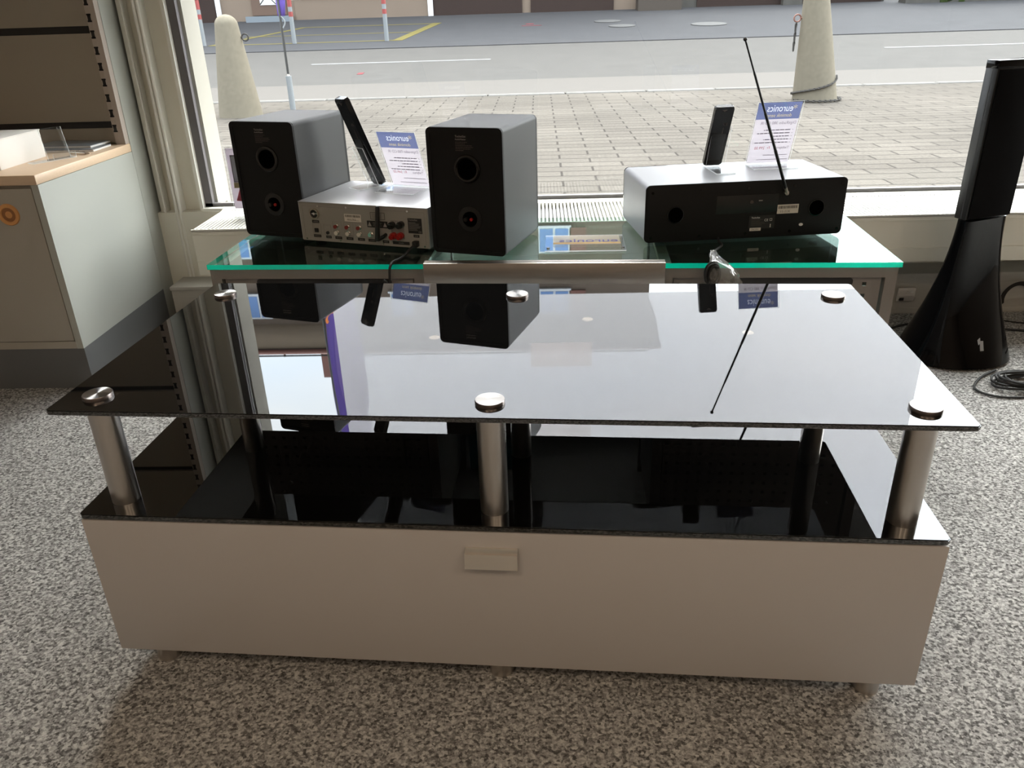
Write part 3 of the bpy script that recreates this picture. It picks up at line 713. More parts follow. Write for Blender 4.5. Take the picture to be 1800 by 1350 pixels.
# ================================================================= PRICE SIGNS AND REMOTES
def sign_stand(name_l, foot, w, h, lean, base_d, loc, rot, card_label, title, price, lines, header_h):
    """acrylic L-stand; the panel leans back over its foot (towards -y)"""
    t = thing('sign_stand', name_l, 'sign holder', loc, rot, 'clear acrylic price stands')
    ang = math.atan2(lean, h); T = .0022
    mt = Matrix.Rotation(ang, 4, 'X'); H = math.hypot(h, lean)
    abox('panel', 0, w, 0, T, 0, H, t, mtx=mt)
    abox('foot_plate', 0, w, -base_d, 0, 0, .003, t)
    c = thing('price_card', card_label, 'price card', loc, rot, 'printed price cards')
    y = T+.0004
    zt, zh = H-.003, H-.003-header_h
    MB().quad((.003, y, .004), (w-.003, y, .004), (w-.003, y, zh), (.003, y, zh)).build('card', 'paper', c, mtx=mt, smooth=0)
    # one printed layer: blue field with the lettering cut out of it, lettering set into the gaps
    nm = MB().text('euronics', .0265, w/2+.036, zh+header_h*.46, y, True, sx=.74, depth=0)
    dn = MB().text('dominik senn', .0135, w/2+.036, zh+header_h*.13, y, True, sx=.9, depth=0)
    dn.text('*', .026, w/2+.046, zh+header_h*.42, y, True, depth=0)
    hd = MB()
    for q in (nm, dn):
        bmesh.ops.remove_doubles(q.bm, verts=q.bm.verts, dist=1e-6)
        cp = q.bm.copy(); mp = {v: hd.bm.verts.new(v.co) for v in cp.verts}
        for e in cp.edges:
            if e.is_boundary: hd.bm.edges.new((mp[e.verts[0]], mp[e.verts[1]]))
        cp.free()
    for v in [v for v in hd.bm.verts if not v.link_edges]: hd.bm.verts.remove(v)
    cs = [hd.bm.verts.new(p) for p in ((.003, y, zh), (w-.003, y, zh), (w-.003, y, zt), (.003, y, zt))]
    for i in range(4): hd.bm.edges.new((cs[i], cs[(i+1) % 4]))
    bmesh.ops.triangle_fill(hd.bm, use_beauty=True, use_dissolve=False, edges=hd.bm.edges, normal=(0, -1, 0))
    hd.build('header', 'ink_blue', c, mtx=mt, smooth=0)
    nm.build('shop_name', 'ink_letter', c, mtx=mt, smooth=0); dn.build('dealer_name', 'ink_yellow', c, mtx=mt, smooth=0)
    y = T+.0003
    x1 = w-.006
    k = MB(); k.text(title, .0115, x1-.001, H-header_h-.017, y-.0003, True, sx=.92, depth=0)
    for i, (x, ln) in enumerate(lines):
        z = H-header_h-.034-i*.0088; xx = x1-.012
        k.box(x1-.006, x1-.0045, y-.0004, y, z, z+.0018)
        while xx > x1-.012-ln:
            q = random.uniform(.005, .014); k.box(max(xx-q, x1-.012-ln), xx, y-.0004, y, z, z+.0022); xx -= q+.0022
    k.text(price[0], .0105, x1-.004, H*.25, y-.0003, True, sx=.9, depth=0)
    k.box(x1-.07, x1-.004, y-.0004, y, .026, .0272); k.box(x1-.085, x1-.002, y-.0004, y, .013, .0142)
    k.build('card_text', 'ink_text', c, mtx=mt, smooth=0)
    k = MB(); k.text(price[1], .0115, x1-.055, H*.25, y-.0003, True, sx=.9, depth=0); k.build('price', 'ink_red', c, mtx=mt, smooth=0)
L1 = [(0, .07), (0, .086), (0, .05), (0, .066), (0, .088)]
sign_stand('clear acrylic stand holding the price card on top of the long radio', None, .119, .166, .057, .070, (.6253, 1.1730, .6262), R(5.0),
           'white price card with a blue header standing on the long radio', 'DigitRadio 380 CD IR', ('Tiefstpreis', 'Fr. 299.00'), L1, .045)
sign_stand('clear acrylic stand holding the price card on top of the cd receiver', None, .120, .155, .066, .092, (-.3350, 1.1885, .5902), R(-21.5),
           'white price card with a blue header standing on the cd receiver', 'Digitradio 750 CD IR', ('Tiefpreis', 'Fr. 549.00'), L1, .046)
def remote(label, top, bot, wdir, w, th, group):
    top, bot = Vector(top), Vector(bot); t = thing('remote_control', label, 'remote control', bot, 0, group)
    ax = (top-bot); Ln = ax.length; zz = ax.normalized(); xx = Vector(wdir); xx = (xx-zz*xx.dot(zz)).normalized(); yy = zz.cross(xx)
    mt = Matrix((xx, yy, zz)).transposed().to_4x4()
    b = MB(); b.prism(rr(-w/2, w/2, 0, Ln, .006), 'y', -th/2, th/2)
    bmesh.ops.bevel(b.bm, geom=[e for e in b.bm.edges if abs(e.verts[0].co.y-e.verts[1].co.y) < 1e-7], offset=.002, segments=2, affect='EDGES')
    b.build('body', 'gloss_black', t, mtx=mt)
    g = MB()
    for r in range(7):
        for q in (-1, 0, 1): g.cyl((q*w*.28, th/2, Ln*(.18+r*.1)), (q*w*.28, th/2+.0012, Ln*(.18+r*.1)), .0045, n=10)
    g.build('keypad', 'rubber', t, mtx=mt)
    MB().box(-w*.34, w*.34, -th/2-.0006, -th/2+.0004, Ln*.10, Ln*.55, .0004, 1).build('battery_cover', 'plastic_black', t, mtx=mt)
    MB().prism([(-.007, Ln*.955), (.007, Ln*.955), (.0, Ln*.925)], 'y', -th/2-.0005, -th/2+.0003).build('latch', 'ink_dim', t, mtx=mt)
    MB().text('CE', .010, .004, Ln*.70, -th/2-.0004).box(.006, .0072, -th/2-.0005, -th/2, Ln*.56, Ln*.66).build('approval_mark', 'ink_dim', t, mtx=mt, smooth=0)
    return t
def rholder(label, loc, rot, w, base_d, plate_y, plate_h, plate_lean, lip_y):
    t = thing('remote_holder', label, 'remote holder', loc, rot, 'clear acrylic remote control holders')
    abox('foot_plate', -w/2, w/2, -base_d, 0, 0, .003, t)
    mt = Matrix.Translation((0, plate_y, .003)) @ Matrix.Rotation(plate_lean, 4, 'X')
    abox('back_plate', -w/2, w/2, 0, .0025, 0, plate_h, t, mtx=mt)
    abox('front_lip', -w/2, w/2, lip_y, lip_y+.0025, .003, .013, t)
remote('black remote control leaning in a clear holder on the long radio', (.541, 1.092, .789), (.533, 1.162, .6340), (1, .11, 0), .049, .013, 'black remote controls')
rholder('clear acrylic holder carrying the remote control on the long radio', (.5365, 1.184, .6262), R(6), .050, .130, -.036, .112, R(19), -.010)
remote('slanting black remote control in a clear holder on the cd receiver', (-.440, 1.142, .829), (-.374, 1.206, .5965), (.72, -.69, 0), .047, .016, 'black remote controls')
rholder('clear acrylic holder carrying the remote control on the cd receiver', (-.368, 1.217, .5902), R(-46), .054, .095, -.031, .112, R(21), -.004)
# little clear strip sign lying on the glass shelf
def strip():
    t = thing('sign_strip', 'small clear strip sign with purple lettering lying on the glass shelf between speaker and radio', 'sign', (.0836, .886, .4797), R(-1.5))
    mt = Matrix.Rotation(R(-90+4), 4, 'X')
    abox('acrylic_plate', 0, .200, 0, .145, .0005, .0035, t)
    MB().box(.020, .190, .055, .140, .0036, .0040).build('insert', 'insert', t, smooth=0)
    k = MB(); tm = Matrix.Translation((0, 0, .0043)) @ Matrix.Rotation(R(-90), 4, 'X')
    k.text('euronics', .044, .186, .075, 0, True, mtx=tm); k.build('lettering', 'insert_blue', t, smooth=0)
    MB().box(.020, .190, .060, .072, .0040, .0042).build('orange_band', 'insert_orange', t)
    for x in (.008, .192): MB().cyl((x, .012, .0035), (x, .012, .009), .004, n=12).build('clip', 'chrome', t)
strip()
# flyer in an acrylic stand on the convector, half hidden by the left speaker
def flyer():
    t = thing('flyer_stand', 'clear stand with a red and white flyer on the heater behind the left speaker', 'flyer', (-.972, 1.655, .4055), R(0))
    abox('holder', -.002, .152, 0, .0022, 0, .235, t)
    abox('foot_plate', 0, .15, -.03, 0, 0, .0025, t)
    MB().box(.002, .148, -.0006, -.0001, .028, .228).build('sheet', 'paper', t)
    MB().box(.014, .136, -.0009, -.0006, .118, .205).build('picture_panel', 'ink_letter', t)
    MB().box(.014, .136, -.0012, -.0009, .203, .206).box(.014, .0165, -.0012, -.0009, .118, .206).box(.014, .136, -.0012, -.0009, .117, .120).build('picture_border', 'ink_text', t)
    MB().prism([(.012, .055), (.14, .040), (.14, .100), (.030, .098)], 'y', -.0009, -.0006).build('red_panel', 'ink_red', t)
    MB().box(.035, .052, -.0012, -.0009, .071, .076).box(.041, .046, -.0012, -.0009, .064, .083).build('white_cross', 'ink_letter', t)
    MB().box(.012, .05, -.0009, -.0006, .098, .116).build('orange_panel', 'ink_yellow', t)
flyer()

# ================================================================= GONDOLA SHELVING (left)
def gondola():
    X1, Y0, Y1 = -1.315, 1.153, 1.715; XW = -2.45
    t = thing('shelf_unit', 'tall shelving unit with light wood counter on a grey cupboard, at far left', 'shelving unit', (X1, Y0, 0))
    L = lambda b, *a: b.box(a[0]-X1, a[1]-X1, a[2]-Y0, a[3]-Y0, a[4], a[5], *a[6:])
    b = MB(); L(b, XW, X1, Y0+.001, Y1, 0, .132); b.build('plinth', 'plinth', t)
    b = MB(); L(b, X1-.020, X1, Y0, Y1, .132, .622); L(b, X1-.020, X1, Y1+.002, 1.842, 0, 2.3, .001); b.build('side_panel', 'gon_white', t)
    b = MB(); L(b, XW, X1-.020, Y0+.012, Y1, .132, .622); L(b, XW, X1-.020, Y0+.001, Y0+.013, .132, .1545); b.build('carcass', 'gon_front', t)
    b = MB(); L(b, XW+.4, X1-.0225, Y0-.0005, Y0+.0115, .157, .613, .0008); d = b.build('door', 'gon_front', t)
    r = MB().lathe([(.0195, -.001), (.021, -.004), (.029, -.004), (.031, -.0005), (.031, .001)], (-1.421-X1, -.0005, .542), 'y', 36).build('ring_pull', 'ring_wood', d)
    MB().lathe([(0, -.0008), (.0198, -.0012), (.0198, .0004), (0, .0004)], (-1.421-X1, -.0005, .542), 'y', 32).build('finger_recess', 'ring_dark', r)
    b = MB(); L(b, XW, X1+.001, Y0-.004, Y1, .622, .650, .004); b.build('wood_counter', 'wood', t)
    zz = [(.652, .700), (.722, .992), (1.014, 1.29), (1.312, 1.59), (1.612, 1.89), (1.912, 2.2)]
    for z0, z1 in zz:
        b = MB(); L(b, XW, X1-.034, Y1+.004, Y1+.016, z0, z1); b.build('back_panel', 'gon_back', t)
    b = MB(); L(b, XW, X1-.034, Y1+.016, Y1+.03, .65, 2.2); b.build('slot_channel', 'slot_black', t)
    b = MB(); L(b, X1-.034, X1-.0202, Y1-.026, Y1+.03, .650, 2.3); L(b, X1-.020, X1-.002, Y1-.026, Y1+.0015, .650, 2.3); b.build('upright', 'gon_post', t)
    b = MB(); z = .690
    while z < 2.2:
        x = X1-.027
        for a, c in ((z, z+.005), (z+.019, z+.024)): L(b, x-.0055, x+.0085, Y1-.0268, Y1-.0262, a, c)
        L(b, x-.0035, x+.0065, Y1-.0268, Y1-.0262, z, z+.024); z += .0478
    b.build('hook_slots', 'slot_black', t, smooth=0)
gondola()
WZ = .6502
t = thing('white_box', 'long white cardboard box on the light wood counter, nearest its front edge', 'box', (-1.461, 1.236, WZ), R(1))
MB().box(-.15, 0, 0, .235, 0, .079, .001).build('carton_body', 'paper_white', t)
MB().box(-.152, .0012, -.002, .237, .079, .082, .0008).build('lid', 'paper_white', t)
def acr():
    t = thing('leaflet_holder', 'empty clear acrylic leaflet holder on the wood counter beside the white box', 'leaflet holder', (-1.40, 1.400, WZ), R(62))
    abox('foot_plate', -.075, .062, -.020, .012, 0, .0025, t)
    mt = Matrix.Translation((0, .010, .0025)) @ Matrix.Rotation(R(-10), 4, 'X')
    abox('back_plate', -.01, .062, 0, .0025, 0, .088, t, mtx=mt)
    abox('front_lip', -.01, .062, -.019, -.0165, .0025, .018, t)
acr()
t = thing('pen', 'silver ballpoint pen lying on the light wood counter behind the leaflet holder', 'pen', (-1.408, 1.508, WZ), 0)
MB().cyl((0, 0, .0045), (.062, -.022, .0045), .0042, n=14).build('barrel', 'chrome', t)
MB().cyl((.062, -.022, .0045), (.078, -.0275, .0045), .0040, .0012, n=14).build('tip', 'copper', t)
MB().box(.002, .03, -.0012, .0012, .0088, .0100).build('clip', 'chrome', t)
for k, (x, y, a, l, mm) in enumerate(((-1.352, 1.545, 0, 'lower printed brochure lying on the wood counter by the slotted post', 'brochure'), (-1.378, 1.580, -4, 'upper printed brochure lying askew on another brochure by the slotted post', 'brochure'))):
    t = thing('brochure', l, 'brochure', (x, y, WZ+.0072*k), R(a), 'brochures on the wood counter')
    MB().box(-.20, 0, 0, .115, 0, .0055, .0006, 1).build('pages', 'brochure2', t)
    MB().box(-.20, 0, 0, .115, .0056, .0070).build('cover', mm, t)

# ================================================================= TOWER SPEAKER (right)
def tower():
    t = thing('tower_speaker', 'tall black tower speaker with a flared glossy base at the right window', 'tower speaker', (1.365, 1.325, 0), 0)
    ang = R(20); cx, cy = -.022, -.045
    ca, sa = math.cos(ang), math.sin(ang)
    def ring(z, hw, hd, ox, oy, p, an):
        c_, s_ = math.cos(an), math.sin(an); o = []
        for i in range(48):
            q = 2*PI*i/48; c, s = math.cos(q), math.sin(q)
            x = hw*abs(c)**(2/p)*(1 if c > 0 else -1); y = hd*abs(s)**(2/p)*(1 if s > 0 else -1)
            o.append(Vector((ox+c_*x-s_*y, oy+s_*x+c_*y, z)))
        return o
    rg = []
    for k in range(19):
        f = k/18; z = .008+f*.436; g = (1-f)**2.3
        rg.append(ring(z, .079+.084*g, .024+.118*(1-f)**2.0, cx*(1-(1-f)**1.2), cy*(1-(1-f)**1.2), 2.2+3.5*f, ang*f+.1))
    MB().ring_loft(rg).build('flared_base', 'tower_gloss', t, smooth=60)
    MB().ring_loft([ring(0, .150, .128, 0, 0, 2.2, .1), ring(.008, .155, .133, 0, 0, 2.2, .1)]).build('floor_pad', 'rubber', t)
    mt = Matrix.Translation((cx, cy, .446)) @ Matrix.Rotation(ang, 4, 'Z')
    MB().box(-.079, .079, -.016, .024, 0, .418, .002).build('column', 'plastic_black', t, mtx=mt)
    MB().box(-.0795, .0795, -.0165, .0245, .400, .4205, .0015).build('top_cap', 'tower_gloss', t, mtx=mt)
    MB().box(-.0795, -.0785, -.001, .002, .002, .398).build('side_groove', 'slot_black', t, mtx=mt)
    MB().box(-.074, .077, -.0215, -.0155, .004, .398, .002).build('grille_cloth', 'tower_cloth', t, mtx=mt)
    # silver emblem of slanting bars
    lg = MB()
    for i in range(6):
        z = .030-.0052*i
        lg.prism([(-.006+.0006*i, z-.006), (.005, z), (.005, z+.0026), (-.006+.0006*i, z-.0034)], 'y', -.0008, .0008)
    lg.prism([(-.008, -.012), (-.002, -.006), (-.002, -.018), (-.006, -.022)], 'y', -.0008, .0008)
    lg.box(-.003, .004, -.0008, .0008, -.034, -.014)
    lg.build('emblem', 'logo', t, smooth=0, mtx=Matrix.Translation((.020, -.1015, .105)) @ Matrix.Rotation(R(8), 4, 'Z') @ Matrix.Rotation(R(-24), 4, 'X') @ Matrix.Scale(1.5, 4))
tower()
def cables():
    b = MB()
    for k in range(7):
        cx, cy = 1.475+.016*math.sin(k*2.1), 1.085+.014*math.cos(k*1.7); r = .062+.007*(k % 4); ph = k*.9
        P = [(cx+math.cos(q+ph)*r*1.25, cy+math.sin(q+ph)*r*.62, .0045+.0042*k+.004*math.sin(q*2+k)) for q in [2*PI*j/16 for j in range(17)]]
        b.tube(P, .0036, n=7, smooth=2)
    b.tube([(1.43, 1.18, .006), (1.36, 1.13, .005), (1.31, 1.06, .0045), (1.34, 1.01, .0045), (1.42, 1.0, .0045), (1.52, 1.02, .006)], .0034)
    tag(b.build('cable_coil', 'rubber'), 'coil of black cable on the carpet in front of the tower speaker', 'cable')
    b = MB().tube([(1.24, 1.52, .004), (1.32, 1.565, .004), (1.40, 1.57, .004), (1.47, 1.55, .004), (1.55, 1.53, .004), (1.66, 1.50, .004), (1.78, 1.46, .004), (1.92, 1.45, .004)], .0042)
    tag(b.build('floor_cable', 'rubber'), 'thick black cable running along the carpet behind the tower speaker', 'cable')
    b = MB().tube([(1.62, 1.36, .004), (1.70, 1.33, .004), (1.80, 1.31, .004), (1.95, 1.33, .004)], .0042)
    tag(b.build('floor_cable', 'rubber'), 'short black cable on the carpet right of the tower speaker', 'cable')
    b = MB()
    for k in range(4): b.tube([(1.735+math.cos(q)*(.045+.005*k), 1.662-.0035*k, .058+math.sin(q)*(.05+.004*k)) for q in [PI*j/10-.3 for j in range(13)]], .0032, smooth=2)
    b.tube([(1.69, 1.65, .01), (1.66, 1.60, .004), (1.74, 1.56, .004), (1.90, 1.58, .004)], .0022)
    tag(b.build('cable_loop', 'iron'), 'grey cable loops leaning on the cable duct at the right edge', 'cable')
cables()

# ================================================================= OUTSIDE
def gz(y):
    if y < 12.4: return 0
    if y < 17: return (y-12.4)/4.6*.335
    return .335+(y-17)/8*.555
def strip_ground(name, m_, x0, x1, ys, dz=0, t=.05):
    b = MB()
    for a, c in zip(ys, ys[1:]):
        za, zc = gz(a)+dz, gz(c)+dz
        P = [(x0, a, za), (x1, a, za), (x1, c, zc), (x0, c, zc)]; Q = [(p[0], p[1], p[2]-t) for p in P]
        b.ring_loft([[Vector(q) for q in Q], [Vector(p) for p in P]])
    return struct(b.build(name, m_))
def patch(b, pts, t=.004):
    b.ring_loft([[Vector((x, y, gz(y)+.001)) for x, y in pts], [Vector((x, y, gz(y)+t)) for x, y in pts]])
strip_ground('pavement', 'pavers', -40, 45, [1.95, 9.86], -.0)
b = MB(); x = -30; r_ = random.Random(3)
while x < 32:
    w = r_.uniform(.8, 1.1); b.box(x, x+w-.02, 9.865+r_.uniform(-.03, .02), 10.02, -.05, .012, .01, 1); x += w
struct(b.build('kerb_stones', 'kerb'))
strip_ground('road_gutter', 'gutter', -40, 45, [10.02, 12.4])
strip_ground('road', 'asphalt', -40, 45, [12.4, 14.8, 17.0])
b = MB(); b.box(-40, 45, 16.93, 17.03, gz(17)-.02, gz(17)+.012); struct(b.build('road_joint', 'dark_line'))
strip_ground('forecourt', 'asphalt2', -40, 45, [17.0, 20, 26])
b = MB(); patch(b, [(-4.19, 14.76), (-.82, 14.76), (-.82, 14.88), (-4.19, 14.88)]); patch(b, [(6.37, 14.76), (9.8, 14.76), (9.8, 14.88), (6.37, 14.88)])
struct(b.build('lane_dashes', 'mark_white'))
b = MB()
patch(b, [(-7.5, 18.45), (-3.1, 18.45), (-3.1, 18.55), (-7.5, 18.55)], .005)
patch(b, [(-3.25, 18.42), (-3.02, 18.42), (-2.55, 22.5), (-2.78, 22.5)], .006)
patch(b, [(-7.2, 20.2), (-2.95, 20.2), (-2.95, 20.28), (-7.2, 20.28)], .005)
patch(b, [(-7.5, 18.5), (-7.35, 18.5), (-6.2, 22.4), (-6.35, 22.4)], .006)
patch(b, [(-6.3, 22.3), (-2.6, 22.3), (-2.6, 22.42), (-6.3, 22.42)], .005)
struct(b.build('parking_lines', 'mark_yellow'))
b = MB(); patch(b, [(-.35, 20.9), (.15, 20.9), (.15, 21.0), (-.35, 21.0)]); patch(b, [(-.25, 21.3), (-.05, 21.3), (-.05, 21.5), (-.25, 21.5)]); patch(b, [(-3.05, 13.4), (-2.95, 13.4), (-2.95, 13.6), (-3.05, 13.6)])
struct(b.build('survey_marks', 'mark_red'))
for x, y, l, rx in ((1.85, 21.4, 'farthest of three pale manhole covers in the forecourt', .34), (2.1, 20.1, 'middle of three pale manhole covers in the forecourt', .32), (4.15, 19.9, 'largest pale manhole cover in the forecourt, left of the right concrete bollard', .42)):
    o = MB().lathe([(0, 0), (rx, 0), (rx, .02), (rx-.03, .024), (0, .024)], n=28).build('manhole_cover', 'manhole')
    o.location = (x, y, gz(y)-.002); o.rotation_euler = (math.atan(.069), 0, 0); tag(o, l, 'manhole cover', 'manhole covers')

def bollard(label, x, rb, rt, h, lean, ringside, chain):
    t = thing('concrete_bollard', label, 'bollard', (x, 8.4, 0), 0, 'concrete bollards on the pavement')
    pr = [(rb*1.02, 0), (rb, .03)]
    for k in range(1, 13): f = k/12; pr.append((rb+(rt-rb)*f, .03+f*(h-rt*.9-.03)))
    for k in range(1, 8):
        a = PI/2*k/8; pr.append((rt*math.cos(a), h-rt*.9+rt*.9*math.sin(a)))
    pr.append((.01, h))
    MB().lathe(pr, n=40, lean=lean).build('cone', 'concrete', t, smooth=60)
    sx = ringside; z = .82 if sx > 0 else .84
    rx = (rb+(rt-rb)*z/(h-.1))*sx + lean[0]*z
    g = MB(); P = [(rx+sx*.045+math.cos(q)*.036, 0, z+math.sin(q)*.036) for q in [2*PI*j/16 for j in range(17)]]; g.tube(P, .008, smooth=1)
    g.cyl((rx-.03*sx, 0, z), (rx+.014*sx, 0, z), .010)
    g.build('eye_ring', 'rust' if chain else 'iron', t)
    if chain:
        def links(P, name):
            g = MB()
            for i, (p, q) in enumerate(zip(P, P[1:])):
                p, q = Vector(p), Vector(q); c = (p+q)/2; d = (q-p); a = d.normalized(); n = (Vector((0, 1, 0)) if i % 2 else a.orthogonal()).normalized(); n = (n-a*n.dot(a)).normalized()
                g.tube([c+a*math.cos(w)*d.length*.62+n*math.sin(w)*d.length*.34 for w in [2*PI*j/8 for j in range(9)]], .007, n=5, smooth=1)
            g.build(name, 'iron', t)
        links([(rx+sx*.055, -.01, z-.05-.045*k) for k in range(7)], 'hanging_chain')
        P = []
        for k in range(34):
            f = k/33; a = R(-20-200*f); zz = .26-.20*f**.6
            rad = rb+(rt-rb)*zz/h+.014; P.append((lean[0]*zz+math.cos(a)*rad, math.sin(a)*rad, zz))
        links(P, 'wrapped_chain')
        P = []
        for k in range(30):
            a = R(25-190*k/29); P.append((math.cos(a)*(rb+.03), math.sin(a)*(rb+.035), .018))
        links(P, 'ground_chain')
bollard('left pale concrete cone bollard outside, beside the window frame', -3.345, .240, .125, 1.055, (0, 0), 1, False)
bollard('right pale concrete cone bollard outside with an iron chain round its foot', 3.138, .236, .135, 1.13, (-.108, 0), -1, True)

def posts():
    def mk():
        t = thing('marker_post', 'left red and white marker post beside the window frame', 'post', (-7.6, 18.5, gz(18.5)), 0, 'red and white marker posts')
        b = MB(); b.cyl((0, 0, 0), (0, 0, .56), .048, n=16); b.build('white_shaft', 'post_white', t)
        MB().cyl((0, 0, .56), (0, 0, .66), .049, n=16).build('red_band', 'post_red', t)
        MB().cyl((0, 0, .66), (0, 0, .76), .048, n=16).build('white_band', 'post_white', t)
        MB().cyl((0, 0, .76), (0, 0, .95), .049, n=16).build('red_top', 'post_red', t)
        return t
    a = mk()
    dup(a, (-5.49, 18.45, gz(18.45)), 0, 'middle red and white marker post, just right of the flag pole')
    dup(a, (-3.36, 18.4, gz(18.4)), 0, 'right red and white marker post at the corner of the yellow parking lines')
posts()

def flag():
    t = thing('feather_flag', 'purple feather flag on a thin black pole in a grey ground tube outside', 'flag', (-2.737, 8.4, 0), R(58))
    MB().cyl((0, 0, 0), (0, 0, .41), .032, n=20).build('ground_tube', 'post_white', t)
    MB().cyl((0, 0, .40), (0, 0, .43), .020, n=14).build('collar', 'chrome', t)
    MB().tube([(0, 0, .42), (0, 0, 1.2), (.005, 0, 3.0), (.03, 0, 4.6), (.12, 0, 5.4), (.26, 0, 5.75), (.42, 0, 5.8)], .013).build('pole', 'plastic_black', t)
    zs = [1.02+.12*k for k in range(41)]
    def xw(z): return min(.60, .035+(z-1.02)*.26) if z < 5.0 else max(.1, .60-(z-5.0)*.5)
    def x0(z): return .012 if z < 4 else .012+(z-4)**2*.06
    A = [[Vector((x0(z)+(xw(z)-x0(z))*f, .05*math.sin(z*1.5+f*4), z)) for f in (0, .25, .5, .75, 1)] for z in zs]
    b = MB(); b.ring_loft(A, cap=False, closed=False); o = b.build('banner_cloth', 'flag', t)
    sm = o.modifiers.new('thickness', 'SOLIDIFY'); sm.thickness = .003
    B = [[Vector((x0(z)+(xw(z)-x0(z))*f, .05*math.sin(z*1.5+f*4)-.005, z)) for f in (.55+.3*math.sin(z*1.1), .75+.2*math.sin(z*1.1), .98)] for z in zs[3:]]
    b = MB(); b.ring_loft(B, cap=False, closed=False); b.build('light_wave', 'flag_light', t)
    k = MB(); mt = Matrix.Translation((.20, -.062, 2.35)) @ Matrix.Rotation(R(-90), 4, 'Y')
    k.text('lay bar', .46, 0, 0, 0, mtx=mt); k.build('lettering', 'flag_orange', t, smooth=0)
    MB().tube([(0, -.01, 1.02), (.03, -.03, .96), (.005, -.015, .90)], .008).build('tether', 'post_white', t)
flag()

def banner():
    t = thing('hanging_banner', 'large pale translucent film banner hanging in front of the window outside', 'banner', (-.806, 2.10, 1.075))
    MB().box(0, 2.485, 0, .002, 0, 1.56).build('film', 'veil', t)
    b = MB().box(-.004, 2.489, -.006, .008, 1.56, 1.59)
    for x in (.1, 1.24, 2.38): b.box(x, x+.02, -.151, 0, 1.565, 1.585)
    b.build('top_bar', 'alu', t)
    MB().box(.83, 1.09, -.004, -.002, .215, .325).build('notice', 'veil_note', t)
banner()

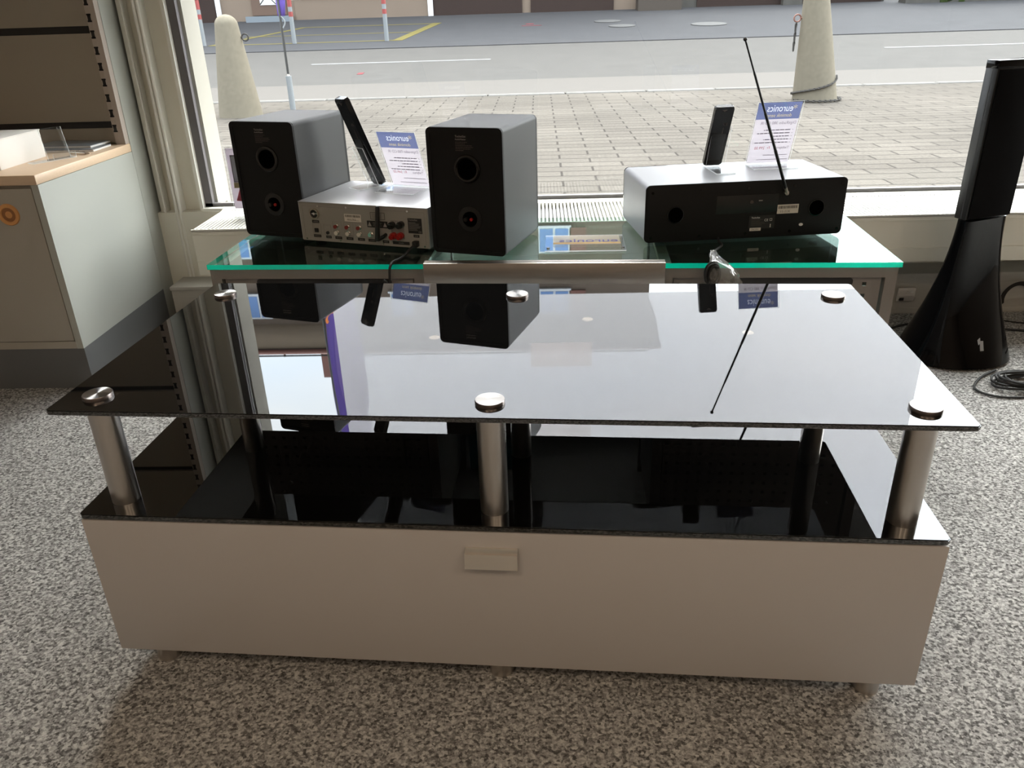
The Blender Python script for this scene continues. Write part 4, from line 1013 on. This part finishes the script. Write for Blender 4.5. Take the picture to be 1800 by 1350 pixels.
def houses():
    Y = 25.0
    t = thing('house', 'beige rendered house across the street with a brown wooden door and garage boards', 'building', (0, Y, gz(Y)-.05))
    x0, x1 = -22, 3.75
    Zt = 9.10
    MB().box(x0, x1, 0, 9, 0, Zt).build('wall', 'house_beige', t)
    MB().prism([(0, Zt-.02), (-.35, Zt+.10), (-.65, Zt+.28), (-.82, Zt+.50), (-.82, Zt+.56), (9.0, Zt+.56), (9.0, Zt-.02)], 'x', x0, x1+.3).build('eave', 'eave_bounce_tone', t)
    MB().prism([(-1.0, Zt+.56), (-1.0, Zt+.66), (4.5, Zt+1.9), (9.5, Zt+.66), (9.5, Zt+.56)], 'x', x0, x1+.35).build('roof', 'roof', t)
    MB().cyl((x0, -1.04, Zt+.60), (x1+.35, -1.04, Zt+.60), .09, n=12).build('gutter', 'shutter', t)
    g = MB()
    for k in range(14): g.box(x0+1+k*1.7, x0+1.06+k*1.7, -.55, -.5, Zt+.7, Zt+1.0)
    g.box(x0, x1, -.55, -.5, Zt+.95, Zt+.99); g.build('snow_guard', 'iron', t)
    MB().box(-8.55, -8.25, 2, 2.4, Zt+.9, Zt+3.0).build('chimney', 'shutter', t)
    MB().box(-15.5, -9.55, -.06, .05, 0, 2.6).build('garage_boards', 'house_brown', t)
    MB().box(-9.58, -9.45, -.08, .05, 0, 2.65).build('garage_boards_frame', 'win_frame', t)
    d = MB().box(-8.50, -7.45, -.05, .05, .20, 2.4).build('front_door', 'door_wood', t)
    MB().box(-8.22, -7.75, -.07, -.04, .48, 2.0).build('door_glass', 'win_frame', d)
    g = MB()
    for s in (-1, 1):
        for q in range(3): g.cyl((-8.22 if s > 0 else -7.75, -.075, .5+q*.5), (-7.75 if s > 0 else -8.22, -.075, 1.0+q*.5), .015, n=6)
    g.build('door_lattice', 'iron', d)
    MB().box(-8.6, -7.3, -.45, .0, 0, .18).build('door_step', 'door_step', t)
    MB().box(-7.2, -3.2, -.05, .05, 0, .62).build('wall_base', 'house_beige', t)
    MB().box(-7.2, -3.2, -.08, .05, .62, .68).build('base_ledge', 'house_base', t)
    MB().box(-3.05, -.4, -.06, .05, .02, 2.5).build('garage_door', 'house_brown', t)
    MB().box(-3.2, -3.05, -.1, .05, 0, 2.6).build('garage_jamb', 'win_frame', t)
    MB().box(-.15, 2.3, -.06, .05, .02, 2.5).build('garage_door', 'house_brown', t)
    for zb in (3.75, 5.72, 7.98):
        for xa, sh in ((-12.6, 0), (-10.25, 0), (-7.9, 0), (-5.2, 0), (-2.6, 1), (-.02, 1)):
            wd = 1.04 if sh else .80
            f = MB().box(xa, xa+wd, -.05, .02, zb-.03, zb+.86).build('window', 'win_frame', t)
            g = MB(); g.box(xa+.05, xa+wd/2-.04, -.07, -.04, zb+.03, zb+.80); g.box(xa+wd/2+.04, xa+wd-.05, -.07, -.04, zb+.03, zb+.80); g.build('panes', 'win_glass', f)
            MB().box(xa-.05, xa+wd+.05, -.14, .0, zb-.09, zb-.03).build('sill', 'win_frame', f)
            if sh: MB().box(xa+wd+.04, xa+wd+.55, -.08, .0, zb, zb+.84).build('shutter', 'shutter', f)
    t = thing('garage_row', 'low grey concrete garages with brown doors across the street, behind the right bollard', 'building', (0, Y, gz(Y)-.06))
    MB().box(3.8, 10.2, .05, 6, 0, 2.4).build('concrete_shell', 'concrete_wall', t)
    MB().box(4.75, 7.2, 0, .1, .03, 2.1).build('garage_door', 'house_brown', t)
    MB().box(7.75, 10.1, 0, .1, .03, 2.1).build('garage_door', 'house_brown', t)
    MB().box(7.2, 7.75, -.25, .1, 0, 2.3).build('pillar', 'concrete_wall', t)
    t = thing('planter_box', 'dark wooden planter box with green plants between the garages across the street', 'planter', (0, Y, gz(Y)-.06))
    MB().box(2.95, 4.2, -.7, -.06, 0, .42).build('box', 'house_base', t)
    g = MB(); rr_ = random.Random(5)
    for k in range(60): g.sphere((rr_.uniform(3.0, 4.15), rr_.uniform(-.62, -.15), .46+rr_.uniform(-.02, .2)), rr_.uniform(.05, .13), 8, 5)
    g.build('plants', 'planting', t)
    t = thing('retaining_wall', 'stained concrete retaining wall with moss across the street at the far right', 'wall', (0, 24.0, gz(24)-.25))
    MB().box(10.4, 26, 0, .5, 0, 2.2).build('wall_body', 'concrete_wall', t)
    g = MB()
    for k in range(40):
        g.sphere((11.2+rr_.random()*.9, -.01, .22+rr_.random()*.45), rr_.uniform(.03, .10), 8, 5, (1, .3, 1))
    g.build('moss_patch', 'planting', t)
houses()
